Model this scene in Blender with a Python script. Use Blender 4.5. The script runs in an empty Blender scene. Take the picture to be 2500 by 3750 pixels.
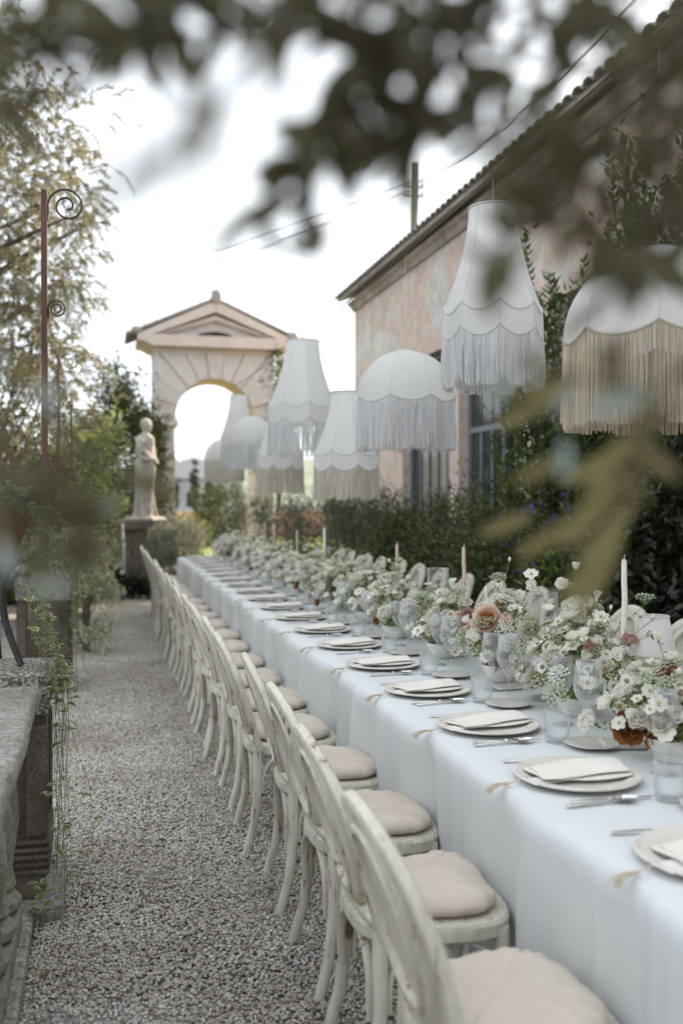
import bpy, bmesh, math, random
import numpy as np
from mathutils import Vector, Matrix, Euler

SC = bpy.context.scene
COL = SC.collection
R = math.radians
rng = random.Random(7)
npr = np.random.default_rng(7)

# ---------------------------------------------------------------- camera
CAM_H = 1.52
FPX = 3646.0                     # focal length in photograph pixels (35 mm on a 36 mm tall frame)
VPX, VPY = 365.0, 1835.0         # where the table's long edges meet in the photograph
YAW = math.atan((1250.0 - VPX) / FPX)
PITCH = math.atan((VPY - 1875.0) / FPX * math.cos(YAW))
cam_d = bpy.data.cameras.new('camera')
cam = bpy.data.objects.new('camera', cam_d); COL.objects.link(cam)
cam.location = (0, 0, CAM_H)
cam.rotation_euler = (R(90) + PITCH, 0, -YAW)
cam_d.sensor_fit = 'VERTICAL'; cam_d.sensor_height = 36.0; cam_d.sensor_width = 24.0
cam_d.lens = 35.0
cam_d.clip_start = 0.03; cam_d.clip_end = 3000
cam_d.dof.use_dof = True
cam_d.dof.focus_distance = 3.75
cam_d.dof.aperture_fstop = 1.9
SC.camera = cam
CT, ST = math.cos(YAW), math.sin(YAW)

# ---------------------------------------------------------------- sky, sun, exposure
SUN_EL, SUN_AZ = R(30), R(58)    # azimuth from +Y towards +X
w = bpy.data.worlds.new('World'); SC.world = w; w.use_nodes = True
nt = w.node_tree; nt.nodes.clear()
sky = nt.nodes.new('ShaderNodeTexSky'); sky.sky_type = 'NISHITA'
sky.sun_disc = False; sky.sun_elevation = SUN_EL; sky.sun_rotation = SUN_AZ
sky.air_density = 1.0; sky.dust_density = 3.0; sky.ozone_density = 1.0; sky.altitude = 50
hs = nt.nodes.new('ShaderNodeHueSaturation'); hs.inputs['Saturation'].default_value = 0.6
hz = nt.nodes.new('ShaderNodeMix'); hz.data_type = 'RGBA'; hz.inputs[0].default_value = 0.72
hz.inputs[7].default_value = (9.2, 9.75, 10.3, 1)         # thin bright haze veiling the whole sky
bg = nt.nodes.new('ShaderNodeBackground'); bg.inputs[1].default_value = 0.075
wo = nt.nodes.new('ShaderNodeOutputWorld')
L = nt.links.new
L(sky.outputs[0], hs.inputs['Color']); L(hs.outputs[0], hz.inputs[6]); L(hz.outputs[2], bg.inputs[0]); L(bg.outputs[0], wo.inputs[0])
sun_d = bpy.data.lights.new('sun', 'SUN'); sun_d.energy = 5.0; sun_d.angle = R(0.8); sun_d.color = (1.0, 0.86, 0.68)
sun = bpy.data.objects.new('sun', sun_d); COL.objects.link(sun)
sdir = Vector((math.sin(SUN_AZ) * math.cos(SUN_EL), math.cos(SUN_AZ) * math.cos(SUN_EL), math.sin(SUN_EL)))
sun.rotation_euler = sdir.to_track_quat('Z', 'Y').to_euler()
sun.location = (12, 8, 14)
SC.view_settings.view_transform = 'Standard'; SC.view_settings.look = 'None'
SC.view_settings.gamma = 1.0; SC.view_settings.use_curve_mapping = False
SC.view_settings.exposure = 1.42
SC.cycles.max_bounces = 8; SC.cycles.transparent_max_bounces = 24
SC.cycles.diffuse_bounces = 3; SC.cycles.glossy_bounces = 3; SC.cycles.transmission_bounces = 6
SC.cycles.use_denoising = True
SC.cycles.caustics_reflective = False; SC.cycles.caustics_refractive = False
SC.cycles.sample_clamp_indirect = 6.0

# ---------------------------------------------------------------- helpers
def uX(u, X):
    """depth of a point at lateral offset X seen in photo column u"""
    return FPX * X / (CT * (u - VPX))
def Yof(depth, X): return (depth - X * ST) / CT
def zof(v, depth): return CAM_H + (VPY - v) / FPX * depth
def pix(u, v, depth):
    """photo pixel + depth along the camera axis -> world point"""
    X = (u - VPX) * CT * depth / FPX
    return Vector((X, Yof(depth, X), zof(v, depth)))

class MB:
    """collects shapes for ONE mesh"""
    def __init__(s): s.v = []; s.f = []; s.m = []; s.a = []
    def add(s, vs, fs, mi=0, attr=None):
        o = len(s.v)
        s.v.extend([tuple(p) for p in vs]); s.f.extend([tuple(i + o for i in f) for f in fs]); s.m.extend([mi] * len(fs))
        s.a.extend(attr if attr is not None else [0.0] * len(vs))
        return s
    def box(s, x0, x1, y0, y1, z0, z1, mi=0, bev=0.0, M=None):
        if bev <= 0:
            vs = [(x, y, z) for z in (z0, z1) for y in (y0, y1) for x in (x0, x1)]
            fs = [(0, 2, 3, 1), (4, 5, 7, 6), (0, 1, 5, 4), (2, 6, 7, 3), (0, 4, 6, 2), (1, 3, 7, 5)]
        else:
            b = min(bev, (x1 - x0) / 2.1, (y1 - y0) / 2.1, (z1 - z0) / 2.1)
            vs = []; idx = {}
            for sx in (0, 1):
                for sy in (0, 1):
                    for sz in (0, 1):
                        X = (x0, x1)[sx]; Y = (y0, y1)[sy]; Z = (z0, z1)[sz]
                        dx = b * (1 - 2 * sx); dy = b * (1 - 2 * sy); dz = b * (1 - 2 * sz)
                        for ax, p in ((0, (X, Y + dy, Z + dz)), (1, (X + dx, Y, Z + dz)), (2, (X + dx, Y + dy, Z))):
                            idx[(sx, sy, sz, ax)] = len(vs); vs.append(p)
            fs = []
            I = lambda a, b_, c, ax: idx[(a, b_, c, ax)]
            for q in (0, 1):
                fs.append((I(q, 0, 0, 0), I(q, 1, 0, 0), I(q, 1, 1, 0), I(q, 0, 1, 0)))
                fs.append((I(0, q, 0, 1), I(1, q, 0, 1), I(1, q, 1, 1), I(0, q, 1, 1)))
                fs.append((I(0, 0, q, 2), I(1, 0, q, 2), I(1, 1, q, 2), I(0, 1, q, 2)))
            for a in (0, 1):
                for b_ in (0, 1):
                    fs.append((I(a, b_, 0, 0), I(a, b_, 1, 0), I(a, b_, 1, 1), I(a, b_, 0, 1)))
                    fs.append((I(a, 0, b_, 0), I(a, 1, b_, 0), I(a, 1, b_, 2), I(a, 0, b_, 2)))
                    fs.append((I(0, a, b_, 1), I(1, a, b_, 1), I(1, a, b_, 2), I(0, a, b_, 2)))
                    for c in (0, 1): fs.append((I(a, b_, c, 0), I(a, b_, c, 1), I(a, b_, c, 2)))
        if M is not None: vs = [M @ Vector(p) for p in vs]
        return s.add(vs, fs, mi)
    def tube(s, pts, rad, n=8, mi=0, closed=False, cap=True, flat=1.0, up=None):
        pts = [Vector(p) for p in pts]; k = len(pts)
        if not isinstance(rad, (list, tuple)): rad = [rad] * k
        vs = []; fs = []; prev = None
        for i, p in enumerate(pts):
            if closed: t = pts[(i + 1) % k] - pts[i - 1]
            else: t = pts[min(i + 1, k - 1)] - pts[max(i - 1, 0)]
            t = t.normalized() if t.length > 1e-9 else Vector((0, 0, 1))
            if up is not None: ref = Vector(up)
            elif prev is None: ref = Vector((0, 0, 1)) if abs(t.z) < 0.9 else Vector((1, 0, 0))
            else: ref = prev
            a = ref - t * ref.dot(t)
            if a.length < 1e-6: a = t.orthogonal()
            a.normalize(); b = t.cross(a); prev = a
            for j in range(n):
                th = 2 * math.pi * j / n
                vs.append(p + a * (math.cos(th) * rad[i] * flat) + b * (math.sin(th) * rad[i]))
        m = k if closed else k - 1
        for i in range(m):
            for j in range(n):
                a0 = i * n + j; a1 = i * n + (j + 1) % n; b0 = ((i + 1) % k) * n + j; b1 = ((i + 1) % k) * n + (j + 1) % n
                fs.append((a0, a1, b1, b0))
        if cap and not closed:
            fs.append(tuple(range(n - 1, -1, -1))); fs.append(tuple((k - 1) * n + j for j in range(n)))
        return s.add(vs, fs, mi)
    def lathe(s, prof, n=24, mi=0, c=(0, 0, 0), cap0=True, cap1=True, rfun=None):
        vs = []; fs = []
        for (r, z) in prof:
            for j in range(n):
                th = 2 * math.pi * j / n
                rr = r * (rfun(th, z) if rfun else 1)
                vs.append((c[0] + rr * math.cos(th), c[1] + rr * math.sin(th), c[2] + z))
        k = len(prof)
        for i in range(k - 1):
            for j in range(n):
                fs.append((i * n + j, i * n + (j + 1) % n, (i + 1) * n + (j + 1) % n, (i + 1) * n + j))
        if cap0: fs.append(tuple(range(n - 1, -1, -1)))
        if cap1: fs.append(tuple((k - 1) * n + j for j in range(n)))
        return s.add(vs, fs, mi)
    def grid(s, P, mi=0, closeu=False):
        """P[i][j] points"""
        a = len(P); b = len(P[0]); vs = [p for r_ in P for p in r_]; fs = []
        for i in range(a - 1 + (1 if closeu else 0)):
            for j in range(b - 1):
                i2 = (i + 1) % a
                fs.append((i * b + j, i * b + j + 1, i2 * b + j + 1, i2 * b + j))
        return s.add(vs, fs, mi)
    def prism(s, poly, y0, y1, mi=0):
        """polygon of (x, z) extruded along y"""
        n = len(poly); vs = [(x, y0, z) for x, z in poly] + [(x, y1, z) for x, z in poly]
        fs = [tuple(range(n)), tuple(range(2 * n - 1, n - 1, -1))] + [(i, i + n, (i + 1) % n + n, (i + 1) % n) for i in range(n)]
        return s.add(vs, fs, mi)
    def ball(s, c, r, n=10, m=7, mi=0, sc=(1, 1, 1)):
        vs = []; fs = []
        for i in range(m + 1):
            ph = math.pi * i / m
            for j in range(n):
                th = 2 * math.pi * j / n
                vs.append((c[0] + r * sc[0] * math.sin(ph) * math.cos(th), c[1] + r * sc[1] * math.sin(ph) * math.sin(th), c[2] + r * sc[2] * math.cos(ph)))
        for i in range(m):
            for j in range(n): fs.append((i * n + j, (i + 1) * n + j, (i + 1) * n + (j + 1) % n, i * n + (j + 1) % n))
        return s.add(vs, fs, mi)
    def mesh(s, name, mats, smooth=True, attr=False, fix=True):
        me = bpy.data.meshes.new(name)
        me.from_pydata(s.v, [], s.f)
        for m in (mats if isinstance(mats, (list, tuple)) else [mats]): me.materials.append(m)
        if any(s.m): me.polygons.foreach_set('material_index', s.m)
        me.polygons.foreach_set('use_smooth', [bool(smooth)] * len(s.f))
        if attr:
            at = me.attributes.new('var', 'FLOAT', 'POINT'); at.data.foreach_set('value', s.a)
        if fix and len(s.f) < 60000:
            bm = bmesh.new(); bm.from_mesh(me); bmesh.ops.recalc_face_normals(bm, faces=bm.faces); bm.to_mesh(me); bm.free()
        if smooth == 'auto': 
            me.polygons.foreach_set('use_smooth', [True] * len(s.f)); me.set_sharp_from_angle(angle=R(38))
        me.update()
        return me
    def build(s, name, mats, parent=None, smooth='auto', attr=False, fix=True, kind=None):
        return obj(name, s.mesh(name, mats, smooth, attr, fix), parent, kind)

def obj(name, me, parent=None, kind=None):
    o = bpy.data.objects.new(name, me); COL.objects.link(o)
    if parent is not None: o.parent = parent
    if kind: o['kind'] = kind
    return o
def tag(o, label, cat, group=None, kind=None):
    o['label'] = label; o['category'] = cat
    if group: o['group'] = group
    if kind: o['kind'] = kind
    return o
def thing(name, label, cat, loc=(0, 0, 0), rz=0.0, group=None):
    o = bpy.data.objects.new(name, None); COL.objects.link(o); o.empty_display_size = 0.1
    o.location = loc; o.rotation_euler = (0, 0, rz)
    return tag(o, label, cat, group)
CH = {}
def copy_tree(o, parent=None, loc=None, rz=None):
    c = o.copy(); COL.objects.link(c); c.parent = parent
    for ch in o.children: copy_tree(ch, c)
    if loc is not None: c.location = loc
    if rz is not None: c.rotation_euler = (0, 0, rz)
    return c
def struct(o, kind='structure'): o['kind'] = kind; return o

# ---------------------------------------------------------------- leaves
LEAF_V = np.array([[0, 0, 0], [.38, -.5, .0], [.38, .5, .0], [.42, 0, -.12], [1, 0, -.05]], dtype=float)
LEAF_F = np.array([[0, 1, 3], [0, 3, 2], [1, 4, 3], [3, 4, 2]])
def leaf_mesh(name, mat, pos, dirs, length, width, up=None, kind='diamond', jitter=.35):
    """one mesh of many leaves; pos, dirs (n,3)"""
    n = len(pos); pos = np.asarray(pos, float); d = np.asarray(dirs, float)
    d /= np.linalg.norm(d, axis=1, keepdims=True) + 1e-9
    ref = npr.normal(size=(n, 3)) if up is None else np.asarray(up, float) + npr.normal(size=(n, 3)) * jitter
    s_ = np.cross(d, ref); s_ /= np.linalg.norm(s_, axis=1, keepdims=True) + 1e-9
    u_ = np.cross(s_, d)
    ln = length * npr.uniform(.65, 1.2, n); wd = width * npr.uniform(.75, 1.2, n)
    V = (pos[:, None, :] + LEAF_V[None, :, 0:1] * ln[:, None, None] * d[:, None, :]
         + LEAF_V[None, :, 1:2] * wd[:, None, None] * s_[:, None, :] + LEAF_V[None, :, 2:3] * ln[:, None, None] * u_[:, None, :])
    F = (np.arange(n)[:, None, None] * 5 + LEAF_F[None]).reshape(-1, 3)
    me = bpy.data.meshes.new(name)
    nv = n * 5; nf = len(F)
    me.vertices.add(nv); me.vertices.foreach_set('co', V.reshape(-1))
    me.loops.add(nf * 3); me.loops.foreach_set('vertex_index', F.reshape(-1).astype(np.int32))
    me.polygons.add(nf); me.polygons.foreach_set('loop_start', np.arange(0, nf * 3, 3, dtype=np.int32)); me.polygons.foreach_set('loop_total', np.full(nf, 3, dtype=np.int32))
    at = me.attributes.new('var', 'FLOAT', 'POINT'); at.data.foreach_set('value', np.repeat(npr.random(n), 5))
    ed = me.attributes.new('edge', 'FLOAT', 'POINT'); ed.data.foreach_set('value', np.tile([.7, 1, 1, 0, 1.0], n))
    me.materials.append(mat); me.update(calc_edges=True)
    return me
def clump_points(n, c, rad, clumps, crad, shell=.6, seed=0, zmin=-1.0):
    """points gathered in clumps spread through an uneven ellipsoid"""
    g = np.random.default_rng(seed)
    cc = g.normal(size=(clumps * 2, 3)); cc /= np.linalg.norm(cc, axis=1, keepdims=True)
    cc = cc[cc[:, 2] > zmin][:clumps]
    rr = g.random(len(cc)) ** (1 / 3.0); rr = shell + (1 - shell) * rr if shell > 0 else rr
    rr *= g.uniform(.78, 1.12, len(cc))
    cen = cc * rr[:, None]
    k = g.integers(0, len(cen), n)
    cs = crad * g.uniform(.6, 1.4, len(cen))
    off = g.normal(size=(n, 3)) * cs[k][:, None] * .55
    P = cen[k] * np.asarray(rad) + off + np.asarray(c)
    D = off / (np.linalg.norm(off, axis=1, keepdims=True) + 1e-6) * .8 + cen[k] * .5 + g.normal(size=(n, 3)) * .45
    return P, D, cen * np.asarray(rad) + np.asarray(c)
# ---------------------------------------------------------------- materials
def nodes(name):
    m = bpy.data.materials.new(name); m.use_nodes = True
    t = m.node_tree; b = t.nodes['Principled BSDF']
    return m, t, b
def ramp(t, stops, inp=None, interp='LINEAR'):
    r = t.nodes.new('ShaderNodeValToRGB'); e = r.color_ramp; e.interpolation = interp
    while len(e.elements) < len(stops): e.elements.new(.5)
    for el, (p, c) in zip(e.elements, stops): el.position = p; el.color = (*c, 1) if len(c) == 3 else c
    if inp is not None: t.links.new(inp, r.inputs[0])
    return r
def coords(t, scale=(1, 1, 1), world=False, rand=True):
    if world:
        g = t.nodes.new('ShaderNodeNewGeometry'); src = g.outputs['Position']
    else:
        tc = t.nodes.new('ShaderNodeTexCoord'); src = tc.outputs['Object']
        if rand:
            oi = t.nodes.new('ShaderNodeObjectInfo'); ml = t.nodes.new('ShaderNodeMath'); ml.operation = 'MULTIPLY'; ml.inputs[1].default_value = 37.0
            t.links.new(oi.outputs['Random'], ml.inputs[0])
            va = t.nodes.new('ShaderNodeVectorMath'); va.operation = 'ADD'
            t.links.new(src, va.inputs[0]); t.links.new(ml.outputs[0], va.inputs[1]); src = va.outputs[0]
    mp = t.nodes.new('ShaderNodeMapping'); mp.inputs['Scale'].default_value = scale
    t.links.new(src, mp.inputs[0]); return mp.outputs[0]
def noise(t, vec, scale, detail=6, rough=.6, dist=0):
    n = t.nodes.new('ShaderNodeTexNoise'); n.inputs['Scale'].default_value = scale; n.inputs['Detail'].default_value = detail
    n.inputs['Roughness'].default_value = rough; n.inputs['Distortion'].default_value = dist
    t.links.new(vec, n.inputs['Vector']); return n.outputs['Fac']
def bump(t, b, h, strength=.3, dist=.01):
    n = t.nodes.new('ShaderNodeBump'); n.inputs['Strength'].default_value = strength; n.inputs['Distance'].default_value = dist
    t.links.new(h, n.inputs['Height']); t.links.new(n.outputs[0], b.inputs['Normal'])
def mixc(t, fac, a, b, mode='MIX'):
    m = t.nodes.new('ShaderNodeMix'); m.data_type = 'RGBA'; m.blend_type = mode
    for k, x in ((0, fac), (6, a), (7, b)):
        if hasattr(x, 'links'): t.links.new(x, m.inputs[k])
        elif isinstance(x, (int, float)): m.inputs[k].default_value = x
        else: m.inputs[k].default_value = (*x, 1)
    return m.outputs[2]
def pm(name, stops, scale=8.0, rough=.7, bumps=.2, bscale=None, bdist=.004, metal=0.0, sc=(1, 1, 1), world=False, detail=6, spec=.4, fine=None):
    m, t, b = nodes(name)
    v = coords(t, sc, world)
    f = noise(t, v, scale, detail)
    r = ramp(t, stops, f); out = r.outputs[0]
    if fine:
        f2 = noise(t, v, fine[0], 3); r2 = ramp(t, [(.35, (fine[1],) * 3), (.65, (1, 1, 1))], f2)
        out = mixc(t, 1.0, out, r2.outputs[0], 'MULTIPLY')
    t.links.new(out, b.inputs['Base Color'])
    b.inputs['Roughness'].default_value = rough; b.inputs['Metallic'].default_value = metal; b.inputs['Specular IOR Level'].default_value = spec
    if bumps: bump(t, b, noise(t, v, bscale or scale * 4, 5), bumps, bdist)
    return m
def translucent(m, amount, col=None):
    """let light through a thin sheet: mixes a translucent lobe with the surface"""
    t = m.node_tree; b = t.nodes['Principled BSDF']; o = t.nodes['Material Output']
    tr = t.nodes.new('ShaderNodeBsdfTranslucent'); mx = t.nodes.new('ShaderNodeMixShader'); mx.inputs[0].default_value = amount
    if col is None and b.inputs['Base Color'].links: t.links.new(b.inputs['Base Color'].links[0].from_socket, tr.inputs[0])
    else: tr.inputs[0].default_value = (*(col or b.inputs['Base Color'].default_value[:3]), 1)
    t.links.new(b.outputs[0], mx.inputs[1]); t.links.new(tr.outputs[0], mx.inputs[2]); t.links.new(mx.outputs[0], o.inputs[0])
    return m
def leafm(name, stops, rough=.5, trans=.25, edge=None, spec=.4, patch=1.5):
    m, t, b = nodes(name)
    a = t.nodes.new('ShaderNodeAttribute'); a.attribute_name = 'var'
    f = noise(t, coords(t, world=True), patch, 2)
    ad = t.nodes.new('ShaderNodeMath'); ad.operation = 'ADD'; t.links.new(a.outputs['Fac'], ad.inputs[0]); t.links.new(f, ad.inputs[1])
    oi = t.nodes.new('ShaderNodeObjectInfo')
    ml = t.nodes.new('ShaderNodeMath'); ml.operation = 'MULTIPLY_ADD'; ml.inputs[1].default_value = .5; ml.inputs[2].default_value = 0
    t.links.new(ad.outputs[0], ml.inputs[0])
    r = ramp(t, stops, ml.outputs[0]); out = r.outputs[0]
    if edge:
        e = t.nodes.new('ShaderNodeAttribute'); e.attribute_name = 'edge'
        er = ramp(t, [(.55, (0, 0, 0)), (.75, (1, 1, 1))], e.outputs['Fac'])
        out = mixc(t, er.outputs[0], out, edge)
    t.links.new(out, b.inputs['Base Color']); b.inputs['Roughness'].default_value = rough; b.inputs['Specular IOR Level'].default_value = spec
    return translucent(m, trans)

M = {}
# stones and ground
M['gravel_bed'] = pm('gravel_bed', [(.3, (.11, .10, .095)), (.5, (.26, .245, .235)), (.7, (.42, .40, .385))], 55, .95, .9, 70, .012, world=True, detail=4, fine=(1.1, .72))
def pebble_mat():
    m, t, b = nodes('pebble')
    oi = t.nodes.new('ShaderNodeObjectInfo')
    r = ramp(t, [(0, (.24, .20, .18)), (.1, (.38, .36, .34)), (.3, (.52, .505, .49)), (.5, (.44, .385, .345)), (.62, (.58, .565, .55)), (.82, (.66, .65, .635)), (.92, (.38, .29, .25)), (1, (.50, .465, .43))], oi.outputs['Random'])
    f = noise(t, coords(t, world=True), 220, 3); r2 = ramp(t, [(.3, (.75,) * 3), (.7, (1.1,) * 3)], f)
    f3 = noise(t, coords(t, world=True), 1.3, 3); r3 = ramp(t, [(.3, (.80, .745, .68)), (.65, (1.14, 1.125, 1.07))], f3)
    o = mixc(t, 1.0, mixc(t, 1.0, r.outputs[0], r2.outputs[0], 'MULTIPLY'), r3.outputs[0], 'MULTIPLY')
    t.links.new(o, b.inputs['Base Color']); b.inputs['Roughness'].default_value = .75; b.inputs['Specular IOR Level'].default_value = .3
    return m
M['pebble'] = pebble_mat()
M['soil'] = pm('soil', [(.3, (.03, .024, .018)), (.7, (.075, .06, .045))], 9, .95, .8, 40, .02, world=True)
M['lawn'] = pm('lawn', [(.3, (.16, .19, .035)), (.7, (.30, .31, .07))], 6, .9, .6, 60, .02, world=True)
M['coping'] = pm('coping', [(.3, (.21, .195, .165)), (.5, (.37, .355, .31)), (.7, (.48, .465, .42))], 5, .9, .6, 90, .004, fine=(55, .38))
M['pillar_stone'] = pm('pillar_stone', [(.3, (.075, .058, .045)), (.55, (.14, .11, .085)), (.75, (.24, .21, .18))], 4, .95, .7, 60, .005, fine=(90, .5))
M['aggregate'] = pm('aggregate', [(.35, (.05, .04, .033)), (.5, (.20, .175, .15)), (.65, (.48, .45, .41))], 75, .95, 1.0, 75, .008, detail=3)
M['baluster_stone'] = pm('baluster_stone', [(.3, (.16, .145, .115)), (.55, (.28, .265, .22)), (.75, (.37, .355, .31))], 4, .9, .5, 70, .004, fine=(60, .6))
M['statue_stone'] = pm('statue_stone', [(.3, (.32, .28, .24)), (.55, (.46, .42, .37)), (.75, (.56, .52, .47))], 6, .85, .3, 40, .006)
M['pedestal_stone'] = pm('pedestal_stone', [(.3, (.09, .075, .065)), (.6, (.20, .17, .15))], 4, .95, .5, 30, .006)
M['arch_stone'] = pm('arch_stone', [(.3, (.56, .515, .485)), (.5, (.635, .595, .565)), (.7, (.67, .64, .615))], 2.2, .9, .35, 30, .006, fine=(14, .86))  # lightened: the backlit veil over the arch is put into this colour
M['arch_trim'] = pm('arch_trim', [(.3, (.58, .48, .42)), (.6, (.65, .565, .515)), (.8, (.68, .61, .57))], 3, .9, .3, 30, .006)
M['arch_intrados'] = pm('arch_intrados', [(.3, (.56, .43, .31)), (.7, (.65, .53, .41))], 4, .9, .3, 30, .004)
M['roof_tile'] = pm('roof_tile', [(.3, (.25, .22, .20)), (.55, (.37, .33, .295)), (.75, (.43, .40, .365))], 7, .9, .4, 40, .006)
def stucco():
    m, t, b = nodes('stucco')
    v = coords(t, world=True)
    f = noise(t, v, .62, 5, .62, .6)
    r = ramp(t, [(.38, (.70, .665, .62)), (.45, (.72, .60, .52)), (.54, (.70, .545, .46)), (.58, (.67, .625, .57)), (.68, (.74, .71, .66))], f)
    f2 = noise(t, v, 5.5, 6, .7); r2 = ramp(t, [(.3, (.72, .70, .68)), (.62, (1.0, 1.0, 1.0))], f2)
    t.links.new(mixc(t, 1.0, r.outputs[0], r2.outputs[0], 'MULTIPLY'), b.inputs['Base Color'])
    b.inputs['Roughness'].default_value = .95
    bump(t, b, noise(t, v, 28, 6), .5, .01); return m
M['stucco'] = stucco()
M['eave'] = pm('eave', [(.35, (.30, .265, .23)), (.65, (.52, .48, .43))], 3, .9, .3, 20, .006)
M['steel_frame'] = pm('steel_frame', [(.3, (.12, .15, .17)), (.7, (.23, .27, .30))], 12, .5, .1, 60, .001)
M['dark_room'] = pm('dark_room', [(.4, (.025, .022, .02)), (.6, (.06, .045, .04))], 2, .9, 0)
M['rust_iron'] = pm('rust_iron', [(.3, (.055, .030, .024)), (.5, (.115, .060, .046)), (.7, (.20, .14, .12))], 10, .7, .4, 90, .001, sc=(1, 1, .15))
M['dark_iron'] = pm('dark_iron', [(.3, (.018, .016, .015)), (.7, (.05, .042, .038))], 30, .6, .3, 90, .001)
M['terracotta'] = pm('terracotta', [(.3, (.28, .11, .06)), (.7, (.40, .19, .11))], 12, .9, .3, 40, .003)
M['bark'] = pm('bark', [(.3, (.05, .04, .03)), (.6, (.13, .105, .08)), (.8, (.2, .17, .14))], 9, .95, .8, 30, .01, sc=(1, 1, .3))
M['twig'] = pm('twig', [(.3, (.045, .036, .025)), (.7, (.10, .08, .055))], 40, .8, .3, 90, .002)
M['wood_pole'] = pm('wood_pole', [(.3, (.12, .13, .10)), (.7, (.22, .22, .18))], 9, .9, .3, 30, .004)
M['wire'] = pm('wire', [(.4, (.05, .05, .05)), (.6, (.08, .08, .08))], 30, .5, 0)
M['cord'] = pm('cord', [(.4, (.62, .58, .50)), (.6, (.70, .66, .58))], 30, .8, 0)
M['brick_wall'] = pm('brick_wall', [(.35, (.48, .27, .18)), (.65, (.58, .36, .26))], 3, .95, .3, 20, .01, world=True)
M['hill'] = pm('hill', [(.35, (.13, .16, .12)), (.65, (.20, .23, .17))], .05, .95, 0, world=True)
M['far_wall'] = pm('far_wall', [(.35, (.55, .55, .55)), (.65, (.62, .62, .62))], .3, .9, 0)
# chair
def chair_paint():
    m, t, b = nodes('chair_paint')
    v = coords(t, (1, 1, .13)); f = noise(t, v, 46, 5, .65)
    v2 = coords(t); f2 = noise(t, v2, 7, 4)
    ad = t.nodes.new('ShaderNodeMath'); ad.operation = 'MULTIPLY_ADD'; ad.inputs[1].default_value = .55; t.links.new(f2, ad.inputs[0]); t.links.new(f, ad.inputs[2])
    r = ramp(t, [(.585, (.15, .095, .06)), (.62, (.36, .30, .22)), (.655, (.545, .495, .40)), (.9, (.645, .615, .53))], ad.outputs[0])
    t.links.new(r.outputs[0], b.inputs['Base Color']); b.inputs['Roughness'].default_value = .62; b.inputs['Specular IOR Level'].default_value = .35
    bump(t, b, ad.outputs[0], .35, .002); return m
M['chair'] = chair_paint()
def cane():
    m, t, b = nodes('cane')
    tc = t.nodes.new('ShaderNodeTexCoord')
    outs = []
    for ang in (0, 1):
        wv = t.nodes.new('ShaderNodeTexWave'); wv.bands_direction = 'Y' if ang == 0 else 'Z'; wv.inputs['Scale'].default_value = 42
        t.links.new(tc.outputs['Object'], wv.inputs[0]); outs.append(wv.outputs['Fac'])
    mx = t.nodes.new('ShaderNodeMath'); mx.operation = 'MAXIMUM'; t.links.new(outs[0], mx.inputs[0]); t.links.new(outs[1], mx.inputs[1])
    r = ramp(t, [(.2, (.33, .29, .22)), (.8, (.62, .58, .49))], mx.outputs[0]); t.links.new(r.outputs[0], b.inputs['Base Color'])
    b.inputs['Roughness'].default_value = .7
    al = ramp(t, [(.3, (.25,) * 3), (.55, (1,) * 3)], mx.outputs[0]); t.links.new(al.outputs[0], b.inputs['Alpha'])
    bump(t, b, mx.outputs[0], .5, .002); return m
M['cane'] = cane()
M['cushion'] = pm('cushion', [(.3, (.56, .49, .41)), (.7, (.63, .56, .48))], 6, .9, .5, 22, .006, fine=(300, .93), spec=.2)
# table
M['linen'] = pm('linen', [(.3, (.645, .668, .675)), (.7, (.695, .715, .722))], 3, .9, .14, 9, .02, spec=.15, fine=(500, .94), world=True)
M['charger'] = pm('charger', [(.3, (.54, .505, .44)), (.6, (.68, .65, .59)), (.8, (.72, .70, .65))], 14, .45, .25, 60, .002)
M['stoneware'] = pm('stoneware', [(.3, (.55, .53, .47)), (.7, (.64, .63, .58))], 12, .4, .1, 60, .001)
M['napkin'] = pm('napkin', [(.3, (.72, .685, .61)), (.7, (.79, .76, .70))], 9, .95, .4, 40, .003, spec=.1)
M['card'] = pm('card', [(.3, (.72, .70, .66)), (.7, (.76, .74, .70))], 20, .8, .1, 80, .001)
M['jute'] = pm('jute', [(.3, (.52, .44, .33)), (.7, (.66, .58, .46))], 60, .9, .4, 120, .002)
M['silver'] = pm('silver', [(.3, (.72, .71, .69)), (.7, (.82, .81, .79))], 20, .16, 0, metal=1.0)
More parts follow.
